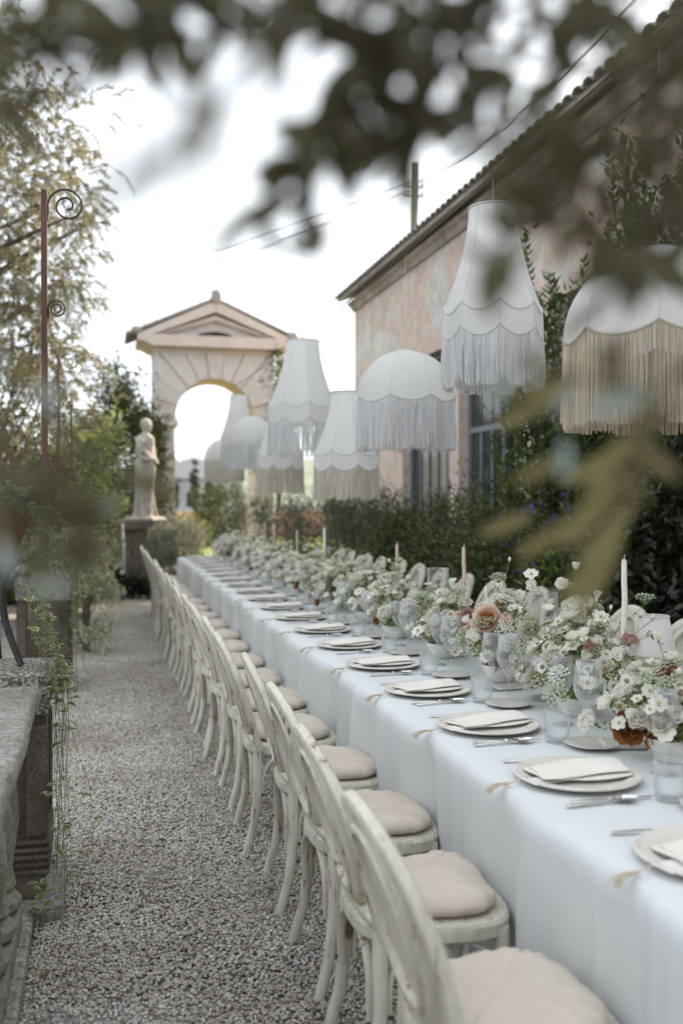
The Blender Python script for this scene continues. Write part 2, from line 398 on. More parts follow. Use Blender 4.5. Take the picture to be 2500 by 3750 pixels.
def glass(name='clear_glass', k=1.0):
    m, t, b = nodes(name); t.nodes.remove(b); o = t.nodes['Material Output']
    tr = t.nodes.new('ShaderNodeBsdfTransparent'); gl = t.nodes.new('ShaderNodeBsdfGlossy'); gl.inputs['Roughness'].default_value = .07
    df = t.nodes.new('ShaderNodeBsdfDiffuse'); df.inputs[0].default_value = (.9, .92, .93, 1); tl = t.nodes.new('ShaderNodeBsdfTranslucent'); tl.inputs[0].default_value = (.9, .92, .93, 1)
    lw = t.nodes.new('ShaderNodeLayerWeight'); lw.inputs['Blend'].default_value = .5
    tint = ramp(t, [(.0, (.995, .997, .997)), (.7, (.98, .985, .985)), (1, (.88, .90, .90))], lw.outputs['Facing']); t.links.new(tint.outputs[0], tr.inputs[0])
    fr = ramp(t, [(0, (.06 * k,) * 3), (.3, (.14 * k,) * 3), (.6, (min(.9, .38 * k),) * 3), (1, (.95,) * 3)], lw.outputs['Facing'])
    mx = t.nodes.new('ShaderNodeMixShader'); t.links.new(fr.outputs[0], mx.inputs[0]); t.links.new(tr.outputs[0], mx.inputs[1])
    m2 = t.nodes.new('ShaderNodeMixShader'); m2.inputs[0].default_value = .45; m3 = t.nodes.new('ShaderNodeMixShader'); m3.inputs[0].default_value = .5
    t.links.new(df.outputs[0], m3.inputs[1]); t.links.new(tl.outputs[0], m3.inputs[2])
    t.links.new(gl.outputs[0], m2.inputs[1]); t.links.new(m3.outputs[0], m2.inputs[2]); t.links.new(m2.outputs[0], mx.inputs[2])
    t.links.new(mx.outputs[0], o.inputs[0]); return m
M['glass'] = glass()
M['fluted_glass'] = glass('fluted_glass', 1.6)
def window_glass():
    m, t, b = nodes('window_glass')
    b.inputs['Base Color'].default_value = (.02, .025, .03, 1); b.inputs['Roughness'].default_value = .08; b.inputs['Specular IOR Level'].default_value = .6
    bump(t, b, noise(t, coords(t), 3, 2), .05, .02); return m
M['window_glass'] = window_glass()
M['wax_white'] = pm('wax_white', [(.3, (.72, .69, .62)), (.7, (.78, .76, .70))], 12, .5, .1, 40, .001)
M['wax_blush'] = pm('wax_blush', [(.3, (.55, .42, .35)), (.7, (.60, .48, .41))], 12, .5, .1, 40, .001)
M['ceramic_white'] = pm('ceramic_white', [(.3, (.66, .65, .61)), (.7, (.74, .73, .70))], 20, .5, .2, 60, .002)
# lampshades
def fabric(name, c0, c1, tr, vert=True):
    m = pm(name, [(.3, c0), (.7, c1)], 9, .85, .12, 160, .001, spec=.15, sc=(1, 1, .1) if vert else (1, 1, 1)); return translucent(m, tr)
M['shade_white'] = fabric('shade_white', (.84, .84, .82), (.90, .90, .88), .6)
M['fringe_white'] = fabric('fringe_white', (.84, .845, .85), (.92, .92, .92), .5)
M['fringe_cream_backlit'] = fabric('fringe_cream_backlit', (.68, .60, .48), (.84, .77, .66), .5)  # on the hanging shades this cream is backlit shading put into the colour
M['fringe_ivory_backlit'] = fabric('fringe_ivory_backlit', (.76, .72, .64), (.88, .85, .78), .55)  # lighter tone of the same painted backlit shading, for far lampshades
M['trim_white'] = fabric('trim_white', (.68, .68, .68), (.74, .74, .74), .3)
M['trim_cream_backlit'] = fabric('trim_cream_backlit', (.54, .48, .40), (.62, .56, .48), .3)  # braid toned to match: backlit shading put into the colour
# flowers
def petal(name, c0, c1, tr=.3): return translucent(pm(name, [(.3, c0), (.7, c1)], 30, .7, .15, 60, .002, spec=.2), tr)
M['petal_white'] = petal('petal_white', (.87, .865, .77), (.94, .935, .87), .45)
M['petal_cream'] = petal('petal_cream', (.78, .73, .63), (.86, .82, .74), .4)
M['petal_peach'] = petal('petal_peach', (.86, .66, .52), (.92, .79, .69), .4)
M['petal_apricot'] = petal('petal_apricot', (.76, .33, .10), (.84, .46, .19), .4)
M['petal_rust'] = petal('petal_rust', (.30, .105, .035), (.46, .20, .085), .3)
M['petal_pink'] = petal('petal_pink', (.52, .28, .25), (.64, .42, .38))
M['petal_purple'] = petal('petal_purple', (.13, .08, .28), (.24, .16, .42))
M['flower_eye'] = pm('flower_eye', [(.3, (.30, .28, .08)), (.7, (.46, .44, .20))], 40, .9, .3)
M['flower_dark_eye'] = pm('flower_dark_eye', [(.3, (.14, .10, .07)), (.7, (.30, .25, .18))], 60, .9, .3)
M['umbel'] = petal('umbel', (.42, .46, .30), (.66, .68, .54))
M['stem'] = pm('stem', [(.3, (.10, .15, .05)), (.7, (.20, .26, .11))], 40, .6, 0)
# leaves
M['leaf_fresh'] = leafm('leaf_fresh', [(.2, (.16, .20, .05)), (.5, (.29, .33, .095)), (.8, (.43, .46, .18))], .5, .45)
M['leaf_olive'] = leafm('leaf_olive', [(.2, (.12, .12, .06)), (.5, (.22, .205, .11)), (.8, (.36, .33, .21))], .5, .45)
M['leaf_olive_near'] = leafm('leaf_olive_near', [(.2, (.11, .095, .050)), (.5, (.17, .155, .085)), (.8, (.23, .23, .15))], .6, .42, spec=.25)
M['leaf_olive_pale_sheen'] = leafm('leaf_olive_pale_sheen', [(.2, (.32, .39, .35)), (.5, (.42, .49, .45)), (.8, (.50, .57, .53))], .5, .2, spec=.4)  # silvery undersides, also sky reflections on leaves put into the colour
M['leaf_olive_gold'] = leafm('leaf_olive_gold', [(.2, (.17, .14, .055)), (.5, (.24, .205, .085)), (.8, (.30, .26, .12))], .5, .4)
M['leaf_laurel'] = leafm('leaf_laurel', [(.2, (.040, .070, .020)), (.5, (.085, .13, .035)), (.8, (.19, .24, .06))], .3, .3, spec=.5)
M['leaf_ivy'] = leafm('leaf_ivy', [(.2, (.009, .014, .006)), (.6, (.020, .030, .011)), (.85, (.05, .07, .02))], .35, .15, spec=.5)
M['leaf_rosemary'] = leafm('leaf_rosemary', [(.2, (.055, .07, .045)), (.5, (.11, .13, .085)), (.8, (.20, .22, .15))], .6, .2)
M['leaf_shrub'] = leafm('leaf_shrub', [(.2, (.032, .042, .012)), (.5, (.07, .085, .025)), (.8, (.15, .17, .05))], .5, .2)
M['leaf_silver'] = leafm('leaf_silver', [(.2, (.14, .15, .11)), (.5, (.25, .26, .20)), (.8, (.38, .38, .31))], .6, .25)
M['leaf_yellow'] = leafm('leaf_yellow', [(.2, (.07, .085, .018)), (.5, (.14, .155, .03)), (.8, (.26, .26, .05))], .5, .35)
M['leaf_variegated'] = leafm('leaf_variegated', [(.2, (.13, .165, .05)), (.5, (.20, .24, .08)), (.8, (.28, .32, .13))], .5, .35, edge=(.66, .66, .46))
M['leaf_rust'] = leafm('leaf_rust', [(.2, (.10, .04, .02)), (.8, (.26, .11, .045))], .6, .25)
M['blossom_cream'] = leafm('blossom_cream', [(.2, (.62, .57, .44)), (.8, (.80, .75, .62))], .7, .4)
M['cypress'] = leafm('cypress', [(.2, (.03, .05, .03)), (.8, (.075, .10, .06))], .7, .1)
M['dead_leaf'] = pm('dead_leaf', [(.3, (.16, .07, .035)), (.7, (.28, .14, .07))], 40, .9, .2)
M['blade'] = leafm('blade', [(.2, (.12, .15, .03)), (.5, (.22, .24, .05)), (.8, (.36, .35, .10))], .6, .3)
# ---------------------------------------------------------------- ground
g = MB(); g.grid([[(x, y, -.03) for y in (-60, 0, 16, 40, 120, 400, 1400)] for x in (-700, -200, -40, -8, 8, 40, 200, 700)])
struct(g.build('ground', M['soil'], smooth=False))
g = MB()
NX, NY = 40, 90
g.grid([[(-9 + 14.2 * i / NX, -4 + 20.2 * j / NY, .0 + .006 * math.sin(i * 1.7 + j * .9) + .004 * math.sin(j * 2.3)) for j in range(NY + 1)] for i in range(NX + 1)])
path = struct(g.build('gravel_path', M['gravel_bed'], smooth=True))
g = MB(); g.grid([[(x, y, -.012) for y in (16.4, 22, 40, 60)] for x in (-1.5, 1, 4, 9)])
struct(g.build('lawn', M['lawn'], smooth=False))

def pebble_nodes():
    ng = bpy.data.node_groups.new('pebbles', 'GeometryNodeTree')
    ng.interface.new_socket('Geometry', in_out='INPUT', socket_type='NodeSocketGeometry')
    ng.interface.new_socket('Geometry', in_out='OUTPUT', socket_type='NodeSocketGeometry')
    N = ng.nodes.new; K = ng.links.new
    gi = N('NodeGroupInput'); go = N('NodeGroupOutput')
    ds = N('GeometryNodeDistributePointsOnFaces'); ds.inputs['Density'].default_value = 9500
    ico = N('GeometryNodeMeshIcoSphere'); ico.inputs['Radius'].default_value = .0068; ico.inputs['Subdivisions'].default_value = 2
    sp = N('GeometryNodeSetPosition'); nz = N('ShaderNodeTexNoise'); nz.inputs['Scale'].default_value = 160; nz.inputs['Detail'].default_value = 1
    sub = N('ShaderNodeVectorMath'); sub.operation = 'SUBTRACT'; sub.inputs[1].default_value = (.5, .5, .5)
    scl = N('ShaderNodeVectorMath'); scl.operation = 'SCALE'; scl.inputs['Scale'].default_value = .008
    K(nz.outputs['Color'], sub.inputs[0]); K(sub.outputs[0], scl.inputs[0]); K(ico.outputs['Mesh'], sp.inputs['Geometry']); K(scl.outputs[0], sp.inputs['Offset'])
    ss = N('GeometryNodeSetShadeSmooth'); K(sp.outputs[0], ss.inputs[0])
    sm = N('GeometryNodeSetMaterial'); sm.inputs['Material'].default_value = M['pebble']; K(ss.outputs[0], sm.inputs[0])
    ip = N('GeometryNodeInstanceOnPoints')
    rr = N('FunctionNodeRandomValue'); rr.data_type = 'FLOAT_VECTOR'; rr.inputs[0].default_value = (-.6, -.6, 0); rr.inputs[1].default_value = (.6, .6, 6.28); rr.inputs['Seed'].default_value = 3
    rs = N('FunctionNodeRandomValue'); rs.data_type = 'FLOAT_VECTOR'; rs.inputs[0].default_value = (.65, .55, .45); rs.inputs[1].default_value = (1.45, 1.15, .95); rs.inputs['Seed'].default_value = 9
    po = N('GeometryNodeSetPosition'); rz = N('FunctionNodeRandomValue'); rz.data_type = 'FLOAT_VECTOR'; rz.inputs[0].default_value = (0, 0, -.002); rz.inputs[1].default_value = (0, 0, .009); rz.inputs['Seed'].default_value = 5
    K(gi.outputs[0], ds.inputs['Mesh']); K(ds.outputs['Points'], po.inputs['Geometry']); K(rz.outputs[0], po.inputs['Offset'])
    K(po.outputs[0], ip.inputs['Points']); K(sm.outputs[0], ip.inputs['Instance']); K(rr.outputs[0], ip.inputs['Rotation']); K(rs.outputs[0], ip.inputs['Scale'])
    K(ip.outputs[0], go.inputs[0]); return ng
g = MB(); g.grid([[(x, y, .002) for y in np.linspace(1.6, 16.0, 9)] for x in (-.225, .3, .8, 1.12)])
g.grid([[(x, y, .002) for y in np.linspace(4.25, 16.0, 7)] for x in (-1.6, -.8, -.225)])
gr = g.build('gravel', M['gravel_bed'], smooth=False, fix=False)
tag(gr, 'loose pale pinkish grey gravel covering the aisle', 'gravel', kind='stuff')
md = gr.modifiers.new('pebbles', 'NODES'); md.node_group = pebble_nodes()
# a few dead leaves on the gravel
for i, (u, v) in enumerate([(255, 3077), (240, 3605), (410, 3690), (330, 3110), (80, 3503), (455, 3210), (300, 3262), (520, 3330), (610, 2990), (180, 3585)]):
    d = FPX * CAM_H / (v - VPY); p = pix(u, v, d); k = MB(); ln = rng.uniform(.02, .045); wd = ln * rng.uniform(.2, .34)
    P = []
    for a in range(6):
        t = a / 5; w_ = wd * math.sin(math.pi * (t * .92 + .04)); c_ = .006 * math.sin(t * 3 + i)
        P.append([(t * ln, -w_, .018 + c_ + .003), (t * ln, 0, .016 + c_), (t * ln, w_, .018 + c_ + .003)])
    k.grid(P); o = k.build('fallen_leaf', M['dead_leaf'], smooth=True); o.location = (max(p.x, -.3), p.y, 0); o.rotation_euler = (0, 0, rng.uniform(0, 6.3))
    tag(o, 'small dry brown leaf lying on the gravel aisle', 'leaf', 'dry leaves fallen on the gravel')

# ---------------------------------------------------------------- house on the right
HX, EX, EZ = 4.3, 4.02, 4.97
Y0, Y1 = -3.0, 16.75
house = thing('stucco_house', 'long farmhouse with peeling peach stucco wall and tiled eaves', 'building', (HX, 0, 0))
ops = [(11.95, 13.95), (9.75, 11.6), (7.2, 8.95), (4.5, 6.3)]; OZ0, OZ1 = .35, 3.5
wl = MB(); edges = sorted(ops); y = Y0
def slab(y0, y1, z0, z1):
    wl.box(0, .4, y0, y1, z0, z1)
for a, b in edges:
    slab(y, a, -.03, EZ + .1); slab(a, b, -.03, OZ0); slab(a, b, OZ1, EZ + .1); y = b
slab(y, Y1, -.03, EZ + .1)
wl.box(.4, 6.5, Y1 - .4, Y1, -.03, EZ + .1); wl.box(.4, 6.5, Y0, Y0 + .4, -.03, EZ + .1); wl.box(6.5, 6.9, Y0, Y1, -.03, EZ + .1)
wl.build('wall', M['stucco'], house, smooth=False)
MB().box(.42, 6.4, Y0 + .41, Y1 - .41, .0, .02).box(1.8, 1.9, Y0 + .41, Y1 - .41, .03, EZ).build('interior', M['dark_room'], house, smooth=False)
for a, b in ops:
    f = MB(); n = 5
    f.box(.12, .18, a, a + .07, OZ0, OZ1); f.box(.12, .18, b - .07, b, OZ0, OZ1); f.box(.12, .18, a + .07, b - .07, OZ1 - .07, OZ1); f.box(.12, .18, a + .07, b - .07, OZ0, OZ0 + .08)
    f.box(.125, .175, a + .07, b - .07, 2.35, 2.42)
    win = f.build('window', M['steel_frame'], house, smooth=False)
    MB().box(-.05, .1, a - .06, b + .06, OZ0 - .07, OZ0).build('sill', M['eave'], win, smooth=False)
    st = (b - a - .14) / n
    for i in range(n):
        y0 = a + .07 + st * i
        if i: MB().box(.128, .172, y0 - .022, y0 + .022, OZ0 + .08, 2.35).build('mullion', M['steel_frame'], win, smooth=False)
        for z0, z1 in ((OZ0 + .08, 1.2), (1.2, 2.35), (2.42, OZ1 - .07)):
            MB().box(.146, .152, y0 + .022, y0 + st - .022, z0 + .012, z1 - .012).build('pane', M['window_glass'], win, smooth=False)
        MB().box(.132, .168, y0 + .022, y0 + st - .022, 1.188, 1.212).build('glazing_bar', M['steel_frame'], win, smooth=False)
# eaves: cornice, rafter board, roof with tiles
MB().prism([(0, EZ - .17), (-.04, EZ - .17), (-.08, EZ - .10), (-.13, EZ - .07), (-.13, EZ - .02), (0, EZ - .02)], Y0, Y1).build('cornice', M['eave'], house, smooth=False)
rise = .36
roof = MB().prism([(EX - HX, EZ), (EX - HX, EZ + .05), (3.45, EZ + .05 + (3.45 - EX + HX) * rise), (7.2, EZ + .05), (7.2, EZ), (3.45, EZ + (3.45 - EX + HX) * rise)], Y0 - .15, Y1 + .12).build('roof', M['eave'], house, smooth=False)
tm = MB(); P = []
for k in range(6):
    ph = math.pi * k / 5; row = []
    for j, (s_, rr) in enumerate(((0, .105), (1, .082))): row.append((s_ * .46, rr * math.cos(ph), rr * math.sin(ph) * .85))
    P.append(row)
tm.grid(P); Q = [[(x, y_ * .84, z_ * .84) for (x, y_, z_) in r_] for r_ in P]; tm.grid(Q)
for k in range(5): tm.add([P[k][0], P[k + 1][0], Q[k + 1][0], Q[k][0]], [(0, 1, 2, 3)])
tile_me = tm.mesh('tile', M['roof_tile'], smooth=False)
al = math.atan(rise); nt_ = int((Y1 - 2.2) / .19)
for c in range(nt_):
    for r_ in range(3):
        o = obj('tile', tile_me, roof); s0 = -.05 + r_ * .36
        o.location = (EX - HX + s0 * math.cos(al), Y1 + .02 - c * .19, EZ + .06 + s0 * math.sin(al) + (.012 * r_))
        o.scale = (1, .9, .62); o.rotation_euler = (rng.uniform(-.05, .05), -al + .03 + rng.uniform(-.02, .02), rng.uniform(-.03, .03))
# gutter pipe
gp = MB(); gp.tube([(-.1, 11.78, EZ - .1), (-.1, 11.78, .0)], .05, 10); gp.box(-.17, .0, 11.73, 11.83, 3.0, 3.04); gp.box(-.17, .0, 11.73, 11.83, 1.4, 1.44)
gp.v.clear()

# ---------------------------------------------------------------- utility pole and lines
pd = 26.0; pp = pix(1514, 600, pd)
pole = thing('utility_pole', 'weathered wooden utility pole rising behind the house roof', 'pole', (pp.x, pp.y, 0))
MB().tube([(0, 0, 0), (0, 0, pp.z)], [.14, .10], 10).build('shaft', M['wood_pole'], pole)
for dz in (.62, .85):
    MB().tube([(-.25, 0, pp.z - dz), (.25, 0, pp.z - dz)], .028, 6).build('crossarm', M['wood_pole'], pole)
    for sx in (-.22, .22): MB().lathe([(.0, 0), (.035, .0), (.05, .04), (.03, .07), (.045, .1), (.0, .13)], 8, c=(sx, 0, pp.z - dz + .02)).build('insulator', M['ceramic_white'], pole)
def line(name, a, b, sag, r, mat, label, group=None, n=24, cat='cable'):
    a = Vector(a); b = Vector(b); pts = []
    for i in range(n + 1):
        t = i / n; p = a.lerp(b, t); p.z -= sag * 4 * t * (1 - t); pts.append(p)
    o = MB().tube(pts, r, 5).build(name, mat); return tag(o, label, cat, group), pts
A1 = pix(1500, 668, pd); B1 = pix(-700, 1220, 52); A2 = pix(1500, 700, pd); B2 = pix(-700, 1255, 50)
line('power_line', A1, B1, 1.0, .014, M['wire'], 'upper thin power line strung from the wooden pole')
line('power_line', A2, B2, 1.2, .018, M['wire'], 'lower thicker power line strung from the wooden pole')
C1 = pix(1530, 668, pd); line('barbed_cable', C1, Vector((8.2, 12.5, 9.6)), .5, .02, M['wire'], 'short cable running from the pole over the house roof')

# ---------------------------------------------------------------- stone archway
AX, AY, AT = 2.25, 20.0, 1.05
arch = thing('stone_archway', 'pink and grey stone garden archway with a tiled pediment', 'archway', (AX, AY, 0))
HW, RI, ZS, ZT = 1.2, .785, 3.19, 4.47
gap = .008
def rect_hit(th):
    c, s_ = math.cos(th), math.sin(th); best = 1e9
    if abs(c) > 1e-6: best = min(best, HW / abs(c))
    if s_ > 1e-6: best = min(best, (ZT - ZS) / s_)
    return best
nv = 11; corner = [math.atan2(ZT - ZS, HW), math.pi - math.atan2(ZT - ZS, HW)]
for i in range(nv):
    a0 = math.pi * i / nv + .006; a1 = math.pi * (i + 1) / nv - .006
    inner = [a0 + (a1 - a0) * k / 4 for k in range(5)]
    poly = [(RI * math.cos(a), ZS + RI * math.sin(a)) for a in inner]
    outs = [a1] + sorted([c for c in corner if a0 < c < a1], reverse=True) + [a0]
    poly += [(rect_hit(a) * math.cos(a), ZS + rect_hit(a) * math.sin(a)) for a in outs]
    pr = .05 if i == nv // 2 else .012 * ((i * 7) % 4)
    MB().prism(poly, -pr, AT).build('keystone' if i == nv // 2 else 'voussoir', M['arch_stone'], arch, smooth=False)
MB().grid([[((RI - .006) * math.cos(math.pi * k / 24), yy, ZS + (RI - .006) * math.sin(math.pi * k / 24)) for yy in (.02, AT - .02)] for k in range(25)]).build('intrados', M['arch_intrados'], arch, smooth=True)
for sx in (-1, 1):
    x0, x1 = (sx * RI, sx * HW) if sx > 0 else (sx * HW, sx * RI)
    z = 0.0
    for k, hgt in enumerate((.62, .5, .48, .5, .46, .44)):
        MB().box(x0 + (.012 if k % 2 else 0), x1 - (.012 if k % 2 else 0), .0, AT, z, z + hgt - gap, bev=.015).build('ashlar', M['arch_stone'], arch, smooth=False); z += hgt
    MB().box(x0 - .06, x1 + .06, -.06, AT + .06, z, ZS - .06, bev=.02).box(x0 - .03, x1 + .03, -.03, AT + .03, ZS - .06, ZS - gap).build('impost', M['arch_trim'], arch, smooth=False)
MB().box(-HW - .01, HW + .01, -.01, AT + .01, ZT + .004, ZT + .10).build('frieze', M['arch_trim'], arch, smooth=False)
PW = 1.52; ZC = ZT + .104
MB().prism([(-HW - .04, ZC), (-PW + .1, ZC + .09), (-PW, ZC + .10), (-PW, ZC + .22), (PW, ZC + .22), (PW, ZC + .10), (PW - .1, ZC + .09), (HW + .04, ZC)], -.22, AT + .22).build('cornice', M['arch_trim'], arch, smooth=False)
ZP = ZC + .224; AP = 5.5
MB().prism([(-PW + .25, ZP), (PW - .25, ZP), (0, AP - .26)], .02, AT - .02).build('tympanum', M['arch_stone'], arch, smooth=False)
for sx in (-1, 1):
    MB().prism([(sx * PW, ZP), (sx * (PW - .3), ZP), (0, AP - .22), (0, AP)], -.2, AT + .2).build('raking_cornice', M['arch_trim'], arch, smooth=False)
    MB().prism([(sx * (PW - .34), ZP + .01), (sx * (PW - .48), ZP + .01), (0, AP - .37), (0, AP - .27)], -.1, AT + .1).build('inner_moulding', M['arch_trim'], arch, smooth=False)
    n = 9; L_ = math.hypot(PW + .08, AP - ZP); sl = math.atan2(AP - ZP, PW + .08)
    for r_ in range(7):
        for k in range(n):
            o = obj('roof_tile', tile_me, arch); s0 = (k + .5) / n * L_ - .46 / 2
            xx = sx * (PW + .08 - s0 * math.cos(sl)); zz = ZP + .02 + s0 * math.sin(sl) + .012
            o.location = (xx, -.18 + r_ * (AT + .4) / 7 + .1, zz); o.scale = (.62, 1.0, .8)
            o.rotation_euler = Euler((0, -sl if sx < 0 else -(math.pi - sl), 0)) if sx < 0 else Euler((0, -sl, math.pi), 'XYZ')
pg = MB(); pg.tube([(0, -.3, AP + .05), (0, AT + .3, AP + .05)], .10, 10); pg.build('ridge', M['roof_tile'], arch)
ac = MB()
for sx in (-1, 1): ac.box(sx * (PW + .02) - .1, sx * (PW + .02) + .1, -.24, .05, ZP, ZP + .14, bev=.03)
ac.ball((0, -.2, AP + .14), .1, sc=(1, 1, .9)); ac.build('acroterion', M['roof_tile'], arch)
vn = MB(); vn.prism([(-.42, ZP + .006), (.42, ZP + .006), (.25, ZP + .09), (0, ZP + .12), (-.25, ZP + .09)], -.0, .019); vn.build('vent_opening', M['dark_room'], arch, smooth=False)

# garden walls each side of the archway, low and pale
for x0, x1, nm in ((-7.0, AX - HW - .05, 'west'),):
    o = MB().box(x0, x1, AY + .4, AY + .7, -.03, 1.35, bev=.02).build('garden_wall', M['brick_wall'], smooth=False)
    tag(o, 'low terracotta coloured garden wall %s' % ('behind the stone statue' if nm == 'west' else 'running between the archway and the house'), 'wall')
o = MB().box(-3, 12, 44, 44.4, -.03, 1.1).build('boundary_wall', M['brick_wall'], smooth=False); tag(o, 'distant low brick wall seen through the archway', 'wall')

# far land beyond the arch
hp = MB(); n = 60; P = []
for i in range(n + 1):
    a = math.radians(-60 + 150 * i / n); row = []
    for r_, hh in ((380, -.05), (480, 10), (620, 22 + 8 * math.sin(i * .5) + 5 * math.sin(i * 1.3))): row.append((r_ * math.sin(a), r_ * math.cos(a), hh))
    P.append(row)
hp.grid(P); struct(hp.build('hill', M['hill'], smooth=True))
fh = thing('far_house', 'small pale house far beyond the archway', 'building', (8.2, 92, 0), .2)
MB().box(-5, 5, 0, 6, 0, 3.6).build('wall', M['far_wall'], fh, smooth=False)
MB().prism([(-5.5, 3.6), (5.5, 3.6), (0, 5.6)], -.4, 6.4).build('roof', M['far_wall'], fh, smooth=False)
for x_ in (-3, 0, 3): MB().box(x_ - .5, x_ + .5, -.04, -.01, 1.0, 2.4).build('window', M['window_glass'], fh, smooth=False)

# ---------------------------------------------------------------- statue
sd = 16.6; sp_ = pix(543, 1905, sd); PZ = sp_.z
ped = thing('stone_pedestal', 'dark weathered stone pedestal carrying the draped statue', 'pedestal', (sp_.x - .12, sp_.y, 0), .1)
MB().box(-.42, .42, -.34, .34, 0, .16, bev=.02).build('plinth', M['pedestal_stone'], ped, smooth=False)
MB().box(-.36, .36, -.29, .29, .163, PZ - .14, bev=.015).build('die', M['pedestal_stone'], ped, smooth=False)
MB().prism([(-.36, PZ - .137), (-.45, PZ - .07), (-.45, PZ - .002), (.45, PZ - .002), (.45, PZ - .07), (.36, PZ - .137)], -.36, .36).build('cap', M['pedestal_stone'], ped, smooth=False)
s = MB(); H = 1.63
rings = [(.0, .20, .19, 0, 0), (.05, .205, .19, 0, 0), (.18, .18, .165, -.005, 0), (.40, .155, .15, -.01, 0), (.62, .15, .145, -.01, 0), (.80, .165, .15, 0, 0), (.92, .168, .145, .0, 0), (1.02, .135, .115, .005, 0), (1.12, .135, .12, .01, 0),
         (1.24, .155, .125, .01, 0), (1.33, .165, .105, .0, 0), (1.38, .12, .085, .0, 0), (1.41, .06, .06, .01, 0), (1.46, .05, .052, .015, 0)]
P = []; nn = 40
for (z, a, b, ox, oy) in rings:
    row = []
    for j in range(nn):
        th = 2 * math.pi * j / nn; am = max(0, 1 - z / 1.0) * .11 + (.02 if z < 1.3 else 0)
        k = 1 + am * math.sin(th * 9 + z * 1.6) + am * .6 * math.sin(th * 5 - z * 3)
        row.append((ox + a * k * math.cos(th), oy + b * k * math.sin(th), z))
    P.append(row)
for i in range(len(P)): P[i].append(P[i][0])
s.grid(P)
s.add([p for p in P[0][:-1]], [tuple(range(nn - 1, -1, -1))]); s.add([p for p in P[-1][:-1]], [tuple(range(nn))])
hc = Vector((.045, -.01, 1.545))
s.ball(hc, .1, 14, 10, sc=(.82, .78, 1.12)); s.ball(hc + Vector((-.03, .01, .035)), .1, 12, 8, sc=(.95, .92, .9)); s.ball(hc + Vector((-.085, .02, -.01)), .052, 10, 6)
s.ball(hc + Vector((.082, -.02, -.012)), .02, 6, 5, sc=(1, .6, 1.4)); s.ball(hc + Vector((.06, -.02, -.075)), .03, 8, 6); s.ball(hc + Vector((.07, -.02, -.045)), .018, 6, 5, sc=(.8, 1.3, .6))
for y_ in (-.035, .035): s.ball(hc + Vector((.068, y_ - .01, .02)), .016, 6, 5, sc=(.7, 1.2, .8)); s.ball(hc + Vector((-.005, y_ * 2.1, -.015)), .022, 6, 5, sc=(.8, .4, 1.3))
s.tube([(.02, -.16, 1.31), (-.0, -.205, 1.18), (.0, -.2, 1.03), (.09, -.17, .97), (.19, -.08, .97)], [.06, .056, .05, .042, .03], 10)
s.tube([(.0, .16, 1.31), (.02, .2, 1.16), (.05, .19, 1.0), (.14, .12, .93), (.2, .0, .95)], [.06, .056, .05, .042, .03], 10)
for k in range(4):
    s.tube([(.19, -.08 + k * .016, .975 - k * .008), (.225, -.06 + k * .016, .968 - k * .01), (.235, -.03 + k * .016, .945 - k * .01)], [.011, .010, .008], 6)
    s.tube([(.2, .0 + k * .014, .955 - k * .01), (.235, -.015 + k * .014, .95 - k * .012), (.24, -.04 + k * .014, .93 - k * .012)], [.011, .010, .008], 6)
s.tube([(.17, -.07, .985), (.2, -.085, 1.0), (.22, -.08, .99)], [.013, .011, .009], 6); s.tube([(.18, .02, .97), (.21, .04, .985), (.23, .035, .975)], [.013, .011, .009], 6)
s.tube([(-.16, .02, 1.34), (-.02, -.14, 1.2), (.13, -.11, 1.02), (.17, -.05, .82), (.15, -.1, .5), (.16, -.12, .15)], [.04, .045, .05, .055, .045, .03], 8)
s.tube([(.1, -.12, .02), (.2, -.13, .02)], [.045, .03], 8); s.tube([(.12, .06, .02), (.23, .05, .02)], [.045, .03], 8)
s.box(-.27, .27, -.24, .24, -.035, .02, bev=.01)
st = s.build('statue', M['statue_stone'], smooth=True, fix=False)
st.location = (sp_.x - .05, sp_.y, PZ + .036); st.rotation_euler = (0, 0, R(-32))
rm = st.modifiers.new('remesh', 'REMESH'); rm.mode = 'VOXEL'; rm.voxel_size = .011; rm.use_smooth_shade = True
tag(st, 'pale stone statue of a draped standing figure with folded arms', 'statue')

